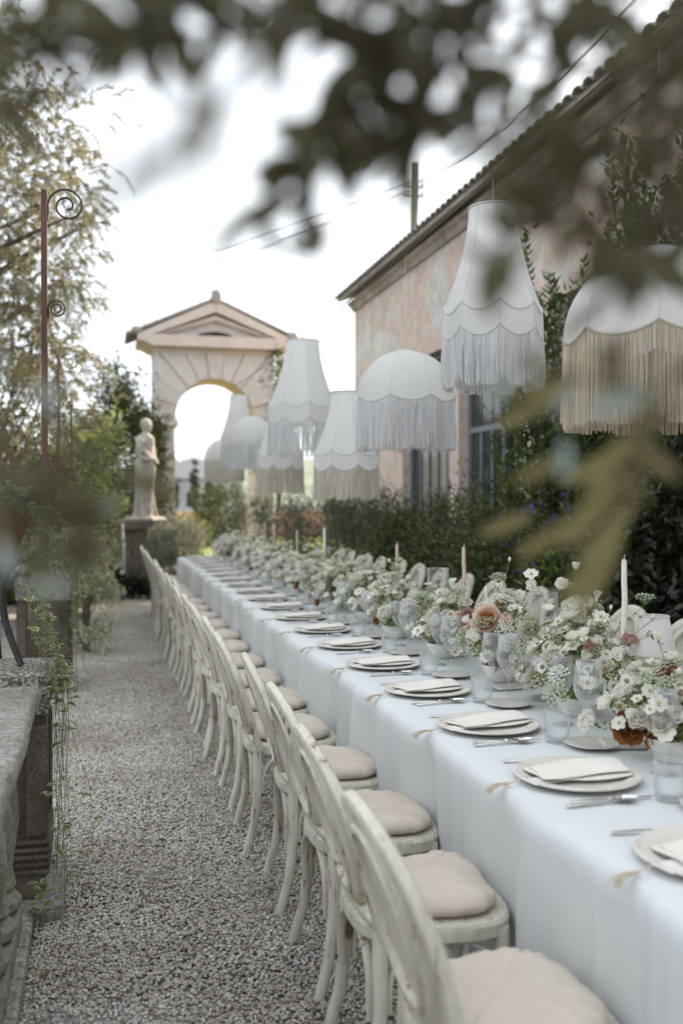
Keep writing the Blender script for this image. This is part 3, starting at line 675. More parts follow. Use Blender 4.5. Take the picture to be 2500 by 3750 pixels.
# ---------------------------------------------------------------- balustrade and pillars
def pillar(name, label, x1, y0, y1, ztop, wx=.44):
    t = thing(name, label, 'pillar', (x1 - wx / 2, (y0 + y1) / 2, 0)); hx = wx / 2; hy = (y1 - y0) / 2
    MB().box(-hx - .055, hx + .055, -hy - .05, hy + .05, -.02, .07, bev=.012).build('plinth', M['coping'], t, smooth=False)
    b = MB(); b.box(-hx + .012, hx - .012, -hy + .012, hy - .012, .07, ztop - .16, bev=.006)
    b.build('shaft', M['pillar_stone'], t, smooth=False)
    for sx in (-1, 1):           # raised margins framing the sunk panels
        for sy in (-1, 1): MB().box(min(sx * hx, sx * (hx - .075)), max(sx * hx, sx * (hx - .075)), min(sy * hy, sy * (hy - .075)), max(sy * hy, sy * (hy - .075)), .30, ztop - .2, bev=.008).build('margin', M['pillar_stone'], t, smooth=False)
    for k in range(5): MB().box(-hx - .004, hx + .004, -hy - .004, hy + .004, .165 + k * .027, .180 + k * .027, bev=.004).build('reed_moulding', M['pillar_stone'], t, smooth=False)
    c = MB(); nn = 14; P = []
    for i in range(nn + 1):
        row = []
        for j in range(nn + 1):
            a = i / nn * 2 - 1; b_ = j / nn * 2 - 1; ed = max(abs(a), abs(b_)) ** 5
            row.append((a * (hx + .012), b_ * (hy + .012), ztop - .02 * ed + rng.uniform(-.004, .004)))
        P.append(row)
    c.grid(P)
    lo = ztop - .16
    for A_, B_ in (((-1, -1), (1, -1)), ((1, -1), (1, 1)), ((1, 1), (-1, 1)), ((-1, 1), (-1, -1))):
        Q = []
        for i in range(nn + 1):
            tt = i / nn; a = A_[0] + (B_[0] - A_[0]) * tt; b_ = A_[1] + (B_[1] - A_[1]) * tt; row = []
            for zz, ex in ((lo, 0), (lo + .05, .006), (ztop - .05, .014), (ztop - .018, .012)): row.append((a * (hx + ex) + rng.uniform(-.003, .003), b_ * (hy + ex) + rng.uniform(-.003, .003), zz))
            Q.append(row)
        c.grid(Q)
    c.build('cap', M['aggregate'], t, smooth=True)
    return t
P1X, P1Y0, P1Y1, P1Z = -.185, 3.76, 4.16, .905
pillar('gate_pillar', 'rough stone pillar beside the balustrade, trailing vine hanging down its corner', P1X, P1Y0, P1Y1, P1Z)
pillar('gate_pillar', 'farther rough stone pillar under the cream blossoming bush', -.235, 8.15, 8.55, .905, wx=.40)
bl = thing('stone_balustrade', 'weathered pale stone balustrade with turned balusters and broad coping', 'balustrade', (0, 0, 0))
c = MB(); n = 60; P = []
prof = [(-.60, .795), (-.60, .845), (-.585, .86), (-.232, .862), (-.214, .854), (-.207, .842), (-.208, .803), (-.222, .795)]
YB0, YB1 = .15, 3.70
for i in range(n + 1):
    yy = YB0 + (YB1 - YB0) * i / n
    row = [(x + rng.uniform(-.0025, .0025) + .004 * math.sin(yy * 7), yy, z + rng.uniform(-.0015, .0015)) for x, z in prof]; row.append(row[0]); P.append(row)
c.grid(P); c.add(P[-1][:-1], [tuple(range(8))]); c.add(P[0][:-1], [tuple(range(8))])
c.build('coping', M['coping'], bl)
MB().box(-.62, -.232, YB0, 3.73, -.02, .055, bev=.01).build('base_course', M['coping'], bl, smooth=False)
bp = MB(); bp.box(-.085, .085, -.085, .085, .055, .15, bev=.01)
bp.lathe([(.07, .151), (.088, .17), (.09, .195), (.07, .215), (.058, .225), (.072, .24), (.068, .26), (.06, .30), (.072, .38), (.082, .46), (.078, .54), (.062, .62), (.05, .67), (.064, .685), (.064, .705), (.052, .715)], 18)
bp.box(-.08, .08, -.08, .08, .716, .795, bev=.008)
bal_me = bp.mesh('baluster', M['baluster_stone'], smooth='auto')
yy = 3.48
while yy > .8:
    o = obj('baluster', bal_me, bl); o.location = (-.345, yy, 0); o.rotation_euler = (0, 0, rng.choice((0, math.pi / 2, math.pi))); yy -= .225

# rusty iron gate posts with scrolls
def spiral(c, r0, turns, a0, n=46, r1=.012):
    pts = []
    for i in range(n + 1):
        t = i / n; a = a0 - t * turns * 2 * math.pi; r_ = r0 * (1 - t) ** .9 + r1
        pts.append((c[0] + r_ * math.cos(a), c[1], c[2] + r_ * math.sin(a)))
    return pts
pz = pix(166, 698, 4.22)
ip = thing('iron_post', 'tall rusty iron post with scroll brackets standing by the vine-hung pillar', 'post', (pz.x + .0, pz.y, 0))
MB().box(-.0125, .0125, -.0125, .0125, 0, pz.z, bev=.002).build('shaft', M['rust_iron'], ip, smooth=False)
def scroll(par, zc, r_, z_at):
    c = (.026 + r_ * 1.02, 0, zc)
    pts = spiral(c, r_, 1.75, math.pi * 1.0); pre = [(.0135, 0, z_at), (.017, 0, z_at + (zc - z_at) * .6)]
    MB().tube([Vector(p) for p in pre + pts], .0048, 7).build('scroll', M['dark_iron'], par)
scroll(ip, pz.z - .062, .066, pz.z - .13); scroll(ip, pix(166, 1130, 4.22).z, .026, pix(166, 1130, 4.22).z - .06)
ip2 = thing('iron_post', 'thin rusty iron post rising from the farther pillar among leaves', 'post', (-.33, 8.62, 0))
MB().box(-.0125, .0125, -.0125, .0125, 0, 2.74, bev=.002).build('shaft', M['rust_iron'], ip2, smooth=False); scroll(ip2, 2.68, .066, 2.6)
ip3 = thing('iron_post', 'slender dark iron post beside the thin one at the farther pillar', 'post', (-.24, 9.1, 0))
MB().box(-.010, .010, -.010, .010, 0, 2.35, bev=.002).build('shaft', M['rust_iron'], ip3, smooth=False); MB().ball((0, 0, 2.365), .02).build('finial', M['rust_iron'], ip3)

# white garden stake light near the statue
sk = pix(447, 2130, 15.4)
gs = thing('garden_stake', 'slim white stake with a small box at its foot before the pedestal', 'stake', (sk.x, sk.y, 0))
MB().tube([(0.05, 0, 0), (0.0, 0, 1.18)], .022, 8).build('rod', M['far_wall'], gs); MB().box(-.16, .02, -.1, .06, 0, .26, bev=.02).build('box', M['far_wall'], gs, smooth=False)

# iron plant stand and terracotta pot on the near pillar
SX, SY = -.395, 3.96
ps = thing('plant_stand', 'dark wrought iron plant stand with curved legs on stone pillar', 'plant stand', (SX, SY, P1Z - .004))
for k in range(3):
    a = R(-35) + k * R(120); d_ = Vector((math.cos(a), math.sin(a), 0)); pts = []
    for t, r_ in ((0, .135), (.02, .125), (.08, .095), (.16, .062), (.24, .045), (.31, .055), (.36, .09), (.385, .12)): pts.append(d_ * r_ + Vector((0, 0, t + .008)))
    MB().tube(pts, [.012, .012, .013, .014, .014, .013, .012, .010], 8).build('leg', M['dark_iron'], ps)
MB().tube([(math.cos(t * math.pi / 8) * .12, math.sin(t * math.pi / 8) * .12, .393) for t in range(16)], .009, 6, closed=True).build('ring', M['dark_iron'], ps)
pt = thing('flower_pot', 'terracotta pot standing in the iron plant stand', 'pot', (SX, SY, P1Z + .396))
pt_b = MB(); pt_b.lathe([(.085, 0), (.10, .05), (.13, .13), (.135, .135), (.145, .14), (.145, .175), (.125, .175), (.12, .14)], 24, cap1=False); pt_b.build('body', M['terracotta'], pt)
MB().lathe([(.001, .15), (.12, .15)], 24, cap0=False, cap1=False).build('soil', M['soil'], pt)
# ---------------------------------------------------------------- vegetation
def limbs(mb, base, tips, r0, seed):
    g = random.Random(seed); base = Vector(base)
    for t in tips:
        t = Vector(t); m1 = base.lerp(t, .35) + Vector((g.uniform(-.1, .1), g.uniform(-.1, .1), g.uniform(0, .15))) * (t - base).length; m2 = base.lerp(t, .7) + Vector((g.uniform(-.08, .08), g.uniform(-.08, .08), g.uniform(0, .1))) * (t - base).length
        mb.tube([base, m1, m2, t], [r0, r0 * .7, r0 * .45, r0 * .15], 6)
def tree(name, label, cat, base, crown_c, rad, n, mat, leaf, clumps=60, crad=.35, shell=.35, seed=1, trunk_r=.1, group=None, fork=.55, zmin=-1, nl=10):
    t = thing(name, label, cat, base, 0, group)
    P, D, cen = clump_points(n, crown_c, rad, clumps, crad, shell, seed, zmin)
    obj('crown', leaf_mesh('crown', M[mat], P, D, leaf[0], leaf[1]), t)
    mb = MB(); fk = Vector(crown_c) * fork; fk.z = crown_c[2] - rad[2] * .75 if crown_c[2] - rad[2] * .75 > .15 else crown_c[2] * .3
    mb.tube([(0, 0, -.02), (fk.x * .3 + .03, fk.y * .3, fk.z * .5), tuple(fk)], [trunk_r * 1.25, trunk_r, trunk_r * .8], 9)
    g = np.random.default_rng(seed); sel = cen[g.permutation(len(cen))[:nl]]
    limbs(mb, fk, sel, trunk_r * .55, seed); mb.build('trunk', M['bark'], t)
    return t
def olive(label, base, crown_c, rad, twigs, seed, trunk_r, per=44, shell=.3, fork=.75):
    t = thing('olive_tree', label, 'tree', base); g = np.random.default_rng(seed); gr_ = random.Random(seed)
    P0, D0, cen = clump_points(twigs, crown_c, rad, max(30, twigs // 9), .26, shell, seed)
    P = []; D = []; tw = MB(); fk = Vector((crown_c[0] * .4, crown_c[1] * .4, max(.6, crown_c[2] - rad[2] * fork)))
    for k in range(twigs):
        p = Vector(P0[k]); d = Vector(D0[k]).normalized(); ln = gr_.uniform(.12, .32); e = p + d * ln * .8 + Vector((0, 0, -.35 * ln)); m = p + d * ln * .5 + Vector((0, 0, .04 * ln))
        tw.tube([p - d * .12, p, m, e], [.004, .0035, .0025, .001], 3)
        for q in range(per):
            f = q / per; x = p * (1 - f) ** 2 + m * (2 * f * (1 - f)) + e * f * f; ax = (e - p).normalized(); sd = ax.orthogonal(); sd.rotate(Matrix.Rotation(q * 1.57 + gr_.uniform(-.5, .5), 3, ax))
            P.append(x); D.append(ax * gr_.uniform(.5, 1.0) + sd * gr_.uniform(.5, 1.0))
    obj('crown', leaf_mesh('crown', M['leaf_olive'], P, D, .044, .0125), t); tw.build('twigs', M['twig'], t, fix=False, kind='stuff')
    mb = MB(); mb.tube([(0, 0, -.02), (fk.x * .3 + .03, fk.y * .3, fk.z * .5), tuple(fk)], [trunk_r * 1.25, trunk_r, trunk_r * .8], 9)
    limbs(mb, fk, cen[g.permutation(len(cen))[:36]], trunk_r * .45, seed); mb.build('trunk', M['bark'], t)
olive('tall silvery olive tree, its crown sunlit, behind the iron post', (-2.6, 10.6, 0), (1.0, .1, 4.6), (1.8, 1.6, 2.0), 2900, 11, .12, per=34)
olive('smaller olive with drooping grey green twigs beside the farther pillar', (-1.15, 10.0, 0), (.42, .0, 2.4), (.66, .7, 1.3), 560, 12, .03, per=36)
olive('low leafy olive filling the corner behind the plant stand', (-1.9, 7.2, 0), (.2, .2, 1.85), (.75, .9, 1.1), 600, 13, .03, per=36)
tree('sapling', 'thin sapling with bright green leaves between pillar and statue', 'tree', (-.45, 12.6, 0), (.25, .2, 1.75), (.55, .6, .95), 3000, 'leaf_fresh', (.06, .03), 40, .18, .2, 14, .025, nl=18)
# shrubs
def shrub(name, label, cat, loc, rad, n, mat, leaf, clumps=40, crad=.22, seed=1, group=None, shell=.7, up=False, flowers=None):
    t = thing(name, label, cat, loc, 0, group)
    P, D, cen = clump_points(n, (0, 0, rad[2] * .95), rad, clumps, crad, shell, seed, -.75)
    k = P[:, 2] > .02; P, D = P[k], D[k]
    if up: D = D * .5 + np.array([0, 0, 1.1])
    obj('foliage', leaf_mesh('foliage', M[mat], P, D, leaf[0], leaf[1]), t, 'stuff')
    mb = MB(); g = np.random.default_rng(seed)
    for j in range(5): 
        c = cen[j % len(cen)]; mb.tube([(c[0] * .1, c[1] * .1, 0), (c[0] * .4, c[1] * .4, max(c[2], .2) * .5), (c[0] * .85, c[1] * .85, max(c[2], .25) * .95)], [.02, .014, .005], 6)
    mb.build('stem', M['bark'], t)
    if flowers:
        nf, fm, fs = flowers; q = g.permutation(len(P))[:nf]
        out = P[q] + (P[q] - np.array([0, 0, rad[2] * .8])) * .06
        obj('blossom', leaf_mesh('blossom', M[fm], np.repeat(out, 5, axis=0) + npr.normal(size=(nf * 5, 3)) * fs * .3, npr.normal(size=(nf * 5, 3)) + np.array([-.5, -.5, .6]), fs, fs * .8), t, 'stuff')
    return t
# left side
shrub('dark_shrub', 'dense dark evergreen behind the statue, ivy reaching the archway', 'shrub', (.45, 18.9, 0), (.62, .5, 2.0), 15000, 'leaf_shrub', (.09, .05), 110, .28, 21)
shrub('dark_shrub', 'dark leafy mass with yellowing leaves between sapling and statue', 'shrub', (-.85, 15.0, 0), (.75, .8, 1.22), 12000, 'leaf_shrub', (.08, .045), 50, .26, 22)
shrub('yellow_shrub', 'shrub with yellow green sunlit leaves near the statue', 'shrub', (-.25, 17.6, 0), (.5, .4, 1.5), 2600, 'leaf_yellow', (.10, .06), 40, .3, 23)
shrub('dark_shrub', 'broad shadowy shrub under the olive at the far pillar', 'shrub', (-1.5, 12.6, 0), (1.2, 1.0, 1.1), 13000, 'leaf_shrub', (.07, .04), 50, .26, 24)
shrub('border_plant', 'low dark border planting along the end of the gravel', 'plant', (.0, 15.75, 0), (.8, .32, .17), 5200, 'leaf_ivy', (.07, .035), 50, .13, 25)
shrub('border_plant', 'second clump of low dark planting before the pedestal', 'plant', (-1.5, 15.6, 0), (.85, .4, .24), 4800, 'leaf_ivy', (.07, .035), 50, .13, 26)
shrub('cream_bush', 'variegated bush with cream blossoms spilling over the farther pillar', 'bush', (-.31, 8.35, .9), (.24, .28, .21), 1400, 'leaf_variegated', (.05, .03), 26, .1, 27, flowers=(260, 'blossom_cream', .03))
shrub('cream_bush', 'pale sunlit bush with cream flowers beyond the farther pillar', 'bush', (-.12, 10.3, .02), (.24, .3, .56), 2000, 'leaf_variegated', (.05, .03), 30, .12, 28, flowers=(420, 'blossom_cream', .035))
shrub('ivy', 'ivy climbing the side of the archway pier', 'ivy', (AX - HW - .08, 19.98, 0), (.16, .35, 1.75), 3200, 'leaf_shrub', (.08, .05), 50, .16, 29)
shrub('ivy', 'sunlit yellowish creeper on the outer arch pier by the lampshades', 'ivy', (AX + HW + .1, 20.0, 1.4), (.22, .4, 1.6), 2600, 'leaf_yellow', (.08, .05), 50, .16, 30)
# middle distance under the arch
pb = pix(660, 2000, 15.9); 
pot2 = thing('garden_pot', 'dark stone pot holding the silvery bush by the statue', 'pot', (pb.x, pb.y, 0)); MB().lathe([(.17, 0), (.2, .1), (.25, .35), (.27, .38), (.27, .43), (.23, .43)], 20).build('body', M['pedestal_stone'], pot2)
shrub('silver_bush', 'rounded silvery grey bush in a pot beside the statue', 'bush', (pb.x, pb.y, .38), (.38, .38, .44), 5200, 'leaf_silver', (.075, .014), 60, .13, 31, up=True)
o = MB().box(-.14, .14, -.14, .14, 0, .48, bev=.02).build('stone_block', M['pedestal_stone'], smooth=False); q_ = pix(590, 2090, 15.2); o.location = (q_.x, q_.y, 0); tag(o, 'small square stone block beside the pedestal', 'block')
tp = pix(803, 1990, 23.5)
tree('topiary_tree', 'small round-headed topiary tree beyond the archway', 'tree', (tp.x, tp.y, 0), (0, 0, 1.45), (.62, .62, .42), 3600, 'leaf_shrub', (.07, .035), 50, .16, .6, 32, .06, fork=0, nl=8)
for i, (u, dd, h_) in enumerate([(712, 74, 4.9), (765, 82, 3.4), (640, 88, 3.6)]):
    p = pix(u, 1700, dd); t = thing('cypress_tree', ['tall slim cypress far beyond the archway', 'short cypress in the distance beyond the archway', 'small dark tree in the distance left of the cypress'][i], 'tree', (p.x, p.y, 0))
    P, D, _ = clump_points(1500, (0, 0, h_ * .52), (h_ * .045, h_ * .045, h_ * .48), 40, .12, .5, 40 + i); obj('crown', leaf_mesh('crown', M['cypress'], P, D * .4 + np.array([0, 0, 1]), .3, .09), t)
    MB().tube([(0, 0, -.02), (0, 0, h_ * .5)], [.15, .06], 7).build('trunk', M['bark'], t)
shrub('yellow_shrub', 'far golden green shrub seen low through the archway', 'shrub', (pix(690, 1800, 34).x, 34, 0), (1.6, .8, .42), 2600, 'leaf_yellow', (.16, .08), 50, .3, 45)
# lawn grass blades beyond the gravel end
gp_ = npr.uniform((.4, 16.6, 0), (4.2, 19.8, 0), (9000, 3)); gp_[:, 2] = -.01
go = obj('grass', leaf_mesh('grass', M['blade'], gp_, npr.normal(size=(9000, 3)) * .25 + np.array([0, 0, 1]), .12, .012)); tag(go, 'sunlit yellow green grass in front of the archway', 'grass', kind='stuff')
# planting along the house
specs = [
    ('rosemary_bush', 'grey green rosemary bush at the end of the table', 'bush', (2.55, 15.6, 0), (.75, .7, .80), 9000, 'leaf_rosemary', (.05, .008), 33),
    ('rosemary_bush', 'grey green rosemary bush against the far house corner', 'bush', (3.3, 14.4, 0), (.75, .8, .84), 9000, 'leaf_rosemary', (.05, .008), 34),
    ('rosemary_bush', 'dark rosemary bush below the barred windows', 'bush', (3.55, 12.7, 0), (.7, .9, .80), 9000, 'leaf_rosemary', (.05, .008), 35),
    ('lavender_bush', 'dark green bushy shrub beneath the drainpipe', 'bush', (3.6, 11.0, 0), (.55, .9, .82), 9000, 'leaf_shrub', (.05, .012), 36),
    ('lavender_bush', 'upright olive green shrub along the stucco wall', 'bush', (3.6, 9.4, 0), (.55, .9, .84), 9000, 'leaf_shrub', (.06, .010), 37),
    ('lavender_bush', 'dark feathery shrub next to the purple flowers', 'bush', (3.55, 8.0, 0), (.5, .8, .80), 8000, 'leaf_shrub', (.06, .012), 38)]
for (nm, lb, ct, loc, rad, n, mt, lf, sd_) in specs: shrub(nm, lb, ct, loc, tuple(r_ * k_ for r_, k_ in zip(rad, (1, .8, random.Random(sd_).uniform(.80, 1.12)))), n, mt, (lf[0] * (1.3 if 'rosemary' in nm else .95), lf[1] * (1.5 if 'rosemary' in nm else 2.2)), 46, .24, sd_, up='rosemary' in nm, shell=.75)
shrub('purple_bush', 'dark bush dotted with small purple flowers', 'bush', (3.5, 6.95, 0), (.5, .7, .80), 7500, 'leaf_shrub', (.045, .02), 60, .17, 39, flowers=(190, 'petal_purple', .036))
shrub('purple_bush', 'taller dark bush with purple blooms against the wall', 'bush', (3.75, 8.2, 0), (.4, .6, 1.0), 5000, 'leaf_shrub', (.045, .02), 50, .17, 40, flowers=(140, 'petal_purple', .036))
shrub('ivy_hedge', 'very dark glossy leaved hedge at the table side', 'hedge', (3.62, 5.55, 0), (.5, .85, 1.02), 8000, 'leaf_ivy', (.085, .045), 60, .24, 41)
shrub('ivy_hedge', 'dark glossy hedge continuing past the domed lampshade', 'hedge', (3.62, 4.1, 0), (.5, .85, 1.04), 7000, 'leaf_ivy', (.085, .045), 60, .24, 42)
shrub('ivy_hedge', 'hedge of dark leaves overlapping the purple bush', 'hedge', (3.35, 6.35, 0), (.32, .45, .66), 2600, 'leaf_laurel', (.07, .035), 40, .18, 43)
# upright laurel against the wall: each shoot drawn with its leaves
def laurel(label, loc, shoots, seed):
    g = random.Random(seed); t = thing('laurel_shrub', label, 'shrub', loc); P = []; D = []; mb = MB()
    for (dx, dy, h_) in shoots:
        b = Vector((g.uniform(-.1, .1), g.uniform(-.1, .1), 0)); top = Vector((dx, dy, h_)); m_ = b.lerp(top, .5) + Vector((g.uniform(-.1, .1), g.uniform(-.1, .1), .1))
        mb.tube([b, m_, top], [.014, .010, .003], 6); k = 0; tt = .3
        while tt < 1.0:
            p = b * (1 - tt) ** 2 + m_ * (2 * tt * (1 - tt)) + top * tt * tt; a = k * 2.4
            P.append(p); D.append((math.cos(a), math.sin(a), .75 + .6 * tt)); P.append(p); D.append((math.cos(a + 2.6), math.sin(a + 2.6), .7 + .6 * tt)); k += 1; tt += .034 / h_ * 1.5
            if g.random() < .22:
                s_ = Vector((math.cos(a + 1), math.sin(a + 1), .9)) * g.uniform(.12, .28)
                for q in range(7): P.append(p + s_ * (q / 6)); D.append((math.cos(a + q * 2.4), math.sin(a + q * 2.4), .7))
    mb.build('stem', M['twig'], t); obj('foliage', leaf_mesh('foliage', M['leaf_laurel'], P, D, .095, .038, up=(0, 0, 1)), t, 'stuff')
g_ = random.Random(5)
laurel('upright laurel shrub with fresh shoots behind the tall fringed lampshade', (3.65, 7.3, 0), [(g_.uniform(-.45, .35), g_.uniform(-.75, .75), g_.uniform(2.0, 3.7)) for _ in range(44)], 51)
laurel('tall leafy laurel climbing the stucco wall near the eaves', (3.75, 5.9, 0), [(g_.uniform(-.4, .3), g_.uniform(-.6, .7), g_.uniform(2.2, 4.2)) for _ in range(40)], 52)
laurel('dense laurel standing between wall and domed lampshade', (3.7, 4.6, 0), [(g_.uniform(-.4, .3), g_.uniform(-.7, .7), g_.uniform(1.7, 3.6)) for _ in range(36)], 53)

# trailing variegated vine: every leaf its own piece
def leaf_piece(name, ln, wd, mat, cup=.12, droop=.15, n=5, edge=True):
    k = MB(); P = []; at = []
    for i in range(n + 1):
        t = i / n; w_ = wd * math.sin(math.pi * min(1, t * .9 + .06)) ** .75 if i < n else wd * .03
        z = -droop * ln * t * t
        for s_ in (-1, -.62, 0, .62, 1): at.append(1.0 if abs(s_) > .9 else (.35 if abs(s_) > .5 else 0)); 
        P.append([(t * ln, s_ * w_, z + cup * abs(s_) * w_) for s_ in (-1, -.62, 0, .62, 1)])
    k.grid(P); me = k.mesh(name, mat, smooth=True, fix=False)
    a = me.attributes.new('edge', 'FLOAT', 'POINT'); a.data.foreach_set('value', at)
    b = me.attributes.new('var', 'FLOAT', 'POINT'); b.data.foreach_set('value', [rng.random()] * len(at)); return me
vl = [leaf_piece('leaf', .036, .0125, M['leaf_variegated'], .3, .2), leaf_piece('leaf', .030, .0115, M['leaf_variegated'], .5, .1), leaf_piece('leaf', .043, .0145, M['leaf_variegated'], .2, .35)]
def orient(o, p, d, up, s_=1.0):
    d = Vector(d).normalized(); up = Vector(up); y_ = up.cross(d)
    if y_.length < 1e-4: y_ = d.orthogonal()
    y_.normalize(); z_ = d.cross(y_)
    m = Matrix((d, y_, z_)).transposed().to_4x4(); m.translation = Vector(p)
    o.matrix_local = m @ Matrix.Scale(s_, 4)
vine = thing('trailing_vine', 'variegated trailing vine spilling from the pot down the pillar corner', 'vine', (SX, SY, P1Z + .55))
org = Vector((SX, SY, P1Z + .55)); g = random.Random(31)
for k in range(17):
    a = g.uniform(-.75, .5); st_ = Vector((.10 * math.cos(a), .10 * math.sin(a), 0)); cx = P1X + g.uniform(.012, .075); cy = P1Y0 + g.uniform(-.03, .16)
    zend = g.choice((.06, .12, .3, .45, .6, .2, .08)) if k < 13 else g.uniform(.7, .95)
    ctl = [org + st_, org + st_ * 1.9 + Vector((.02, 0, .02)), Vector((cx - .08, cy, P1Z + .2 + g.uniform(-.05, .1))), Vector((cx, cy, P1Z - .02)), Vector((cx + g.uniform(-.012, .012), cy + g.uniform(-.02, .02), (P1Z + zend) / 2)), Vector((cx + g.uniform(-.02, .03), cy + g.uniform(-.03, .03), zend))]
    if k == 12: ctl[4] = Vector((P1X + .14, cy, .5)); ctl[5] = Vector((P1X + .02, cy - .06, .03)); ctl.insert(5, Vector((P1X + .15, cy - .02, .25)))
    pts = []
    for i in range(len(ctl) - 1):
        p0 = ctl[max(i - 1, 0)]; p1 = ctl[i]; p2 = ctl[i + 1]; p3 = ctl[min(i + 2, len(ctl) - 1)]
        for q in range(6):
            t = q / 6; pts.append(.5 * ((2 * p1) + (p2 - p0) * t + (2 * p0 - 5 * p1 + 4 * p2 - p3) * t * t + (-p0 + 3 * p1 - 3 * p2 + p3) * t ** 3))
    pts.append(ctl[-1]); pts = [p - org for p in pts]
    MB().tube([p + Vector((g.uniform(-.004, .004), g.uniform(-.004, .004), 0)) for p in pts], .0011, 5).build('stem', M['stem'], vine)
    for i in range(3, len(pts) - 1):
        dens = .56 if i < 22 else .28
        if g.random() < dens:
            for sgn in (1, -1):
                if g.random() < .3: continue
                th = g.uniform(0, 6.28); d_ = Vector((math.cos(th), math.sin(th), g.uniform(-.2, .5)))
                o = obj('leaf', g.choice(vl), vine); orient(o, pts[i], d_, (g.uniform(-.4, .4), g.uniform(-.4, .4), 1), g.uniform(.6, 1.25))
pv = thing('pot_plant', 'variegated periwinkle growing in the terracotta pot', 'plant', (SX, SY, P1Z + .54))
for k in range(120):
    th = g.uniform(0, 6.28); r_ = .13 * math.sqrt(g.random()); p = Vector((r_ * math.cos(th), r_ * math.sin(th), g.uniform(.0, .13) + .04 * (1 - r_ / .13)))
    o = obj('leaf', g.choice(vl), pv); orient(o, p, (math.cos(th), math.sin(th), g.uniform(-.1, .7)), (g.uniform(-.3, .3), g.uniform(-.3, .3), 1), g.uniform(.7, 1.3))
sb = MB()
for k in range(14):
    th = g.uniform(0, 6.28); sb.tube([(0, 0, 0), (.05 * math.cos(th), .05 * math.sin(th), .08), (.11 * math.cos(th), .11 * math.sin(th), .11)], .0018, 4)
sb.build('stem', M['stem'], pv)
# small weed at the pillar's foot
wd_ = thing('weed', 'small green weed rooted at the foot of the stone pillar', 'plant', (-.2, 3.66, .0))
for k in range(14):
    th = k * 2.4; o = obj('leaf', g.choice(vl), wd_); orient(o, (.008 * math.cos(th), .008 * math.sin(th), .05 + .01 * k % 3), (math.cos(th), math.sin(th), .5), (0, 0, 1), 1.1)
MB().tube([(0, 0, 0), (0, 0, .06)], .003, 5).build('stem', M['stem'], wd_)
# far vine on second pillar
vine2 = thing('trailing_vine', 'green vine hanging down the farther pillar beside the aisle', 'vine', (-.2, 8.1, 0)); Pv = []; Dv = []; mb = MB()
for k in range(12):
    x_ = g.uniform(-.03, .07); y_ = g.uniform(-.06, .3); ze = g.uniform(.1, .6); mb.tube([(x_ - .05, y_, 1.0), (x_, y_, .9), (x_ + .01, y_, ze)], .002, 4)
    for q in range(26):
        z_ = g.uniform(ze, .95); Pv.append((x_, y_, z_)); th = g.uniform(0, 6.28); Dv.append((math.cos(th), math.sin(th), .1))
mb.build('stem', M['stem'], vine2); obj('foliage', leaf_mesh('foliage', M['leaf_variegated'], Pv, Dv, .04, .024, up=(0, 0, 1)), vine2, 'stuff')
# ---------------------------------------------------------------- table
TZ, XL, XR, TY0, TY1, SP = .754, 1.03, 2.17, 1.15, 13.8, .641
def cloth():
    m = MB(); ny = 900; g = random.Random(3)
    ph = [g.uniform(0, 6.28) for _ in range(12)]
    cre = [(g.uniform(TY0, TY1), g.uniform(.010, .04), g.choice((-1, 1)) * g.uniform(.008, .026)) for _ in range(80)]
    def fold(y, s):
        a = math.sin(y * 9.8 + ph[0] + 1.6 * math.sin(y * 1.3 + ph[3])) * .45 + math.sin(y * 17.3 + ph[1] + 2 * math.sin(y * .9 + ph[4])) * .3 + math.sin(y * 4.1 + ph[2]) * .5
        a = math.copysign(abs(a) ** 1.3, a)
        cr = math.exp(-(((y - .2) % 1.63 - .8) / .025) ** 2) * .5      # ironed crease
        for (yc, wd, am) in cre:
            if abs(y - yc) < wd * 4: cr += am / .02 * math.exp(-((y - yc) / wd) ** 2)
        return a * .038 + cr * .02 if s == 0 else a * .02
    zs = [TZ, TZ - .004, TZ - .014, TZ - .03, TZ - .06, TZ - .11, TZ - .18, TZ - .27, TZ - .37, TZ - .47, TZ - .57, TZ - .66, TZ - .72, .012]
    P = []
    for i in range(ny + 1):
        y = TY0 + (TY1 - TY0) * i / ny; row = []
        for k in range(len(zs) - 1, 0, -1):
            z = zs[k]; h_ = (TZ - z) / TZ; r_ = .022 * (1 - min(1, (TZ - z) / .03)) ** 1.6
            row.append((XL + r_ - .004 * h_ + fold(y, 0) * h_ ** .5 * 1.1, y, z))
        for k in range(13):
            t = k / 12; row.append((XL + .024 + (XR - XL - .048) * t, y, TZ + .0012 * math.sin(y * 5.1 + t * 7) * math.sin(t * math.pi)))
        for k in range(1, len(zs)):
            z = zs[k]; h_ = (TZ - z) / TZ; r_ = .022 * (1 - min(1, (TZ - z) / .03)) ** 1.6
            row.append((XR - r_ + .02 * h_ + fold(y + 5, 1) * h_, y, z))
        P.append(row)
    m.grid(P)
    for yy, sg, row in ((TY0, -1, P[0]), (TY1, 1, P[-1])):        # hanging ends
        Q = []; n = 30
        for k in range(n + 1):
            t = k / n; col = []
            for z in zs: h_ = (TZ - z) / TZ; col.append((XL + .02 * (1 - h_) + (XR - XL - .04 * (1 - h_)) * t, yy + sg * (.002 + .02 * h_ + .016 * h_ * math.sin(t * 24)), z))
            Q.append(col)
        m.grid(Q)
    return m
o = cloth().build('tablecloth', M['linen'], smooth=True, fix=True)
tag(o, 'white linen cloth covering the long banquet table down to the gravel', 'tablecloth')

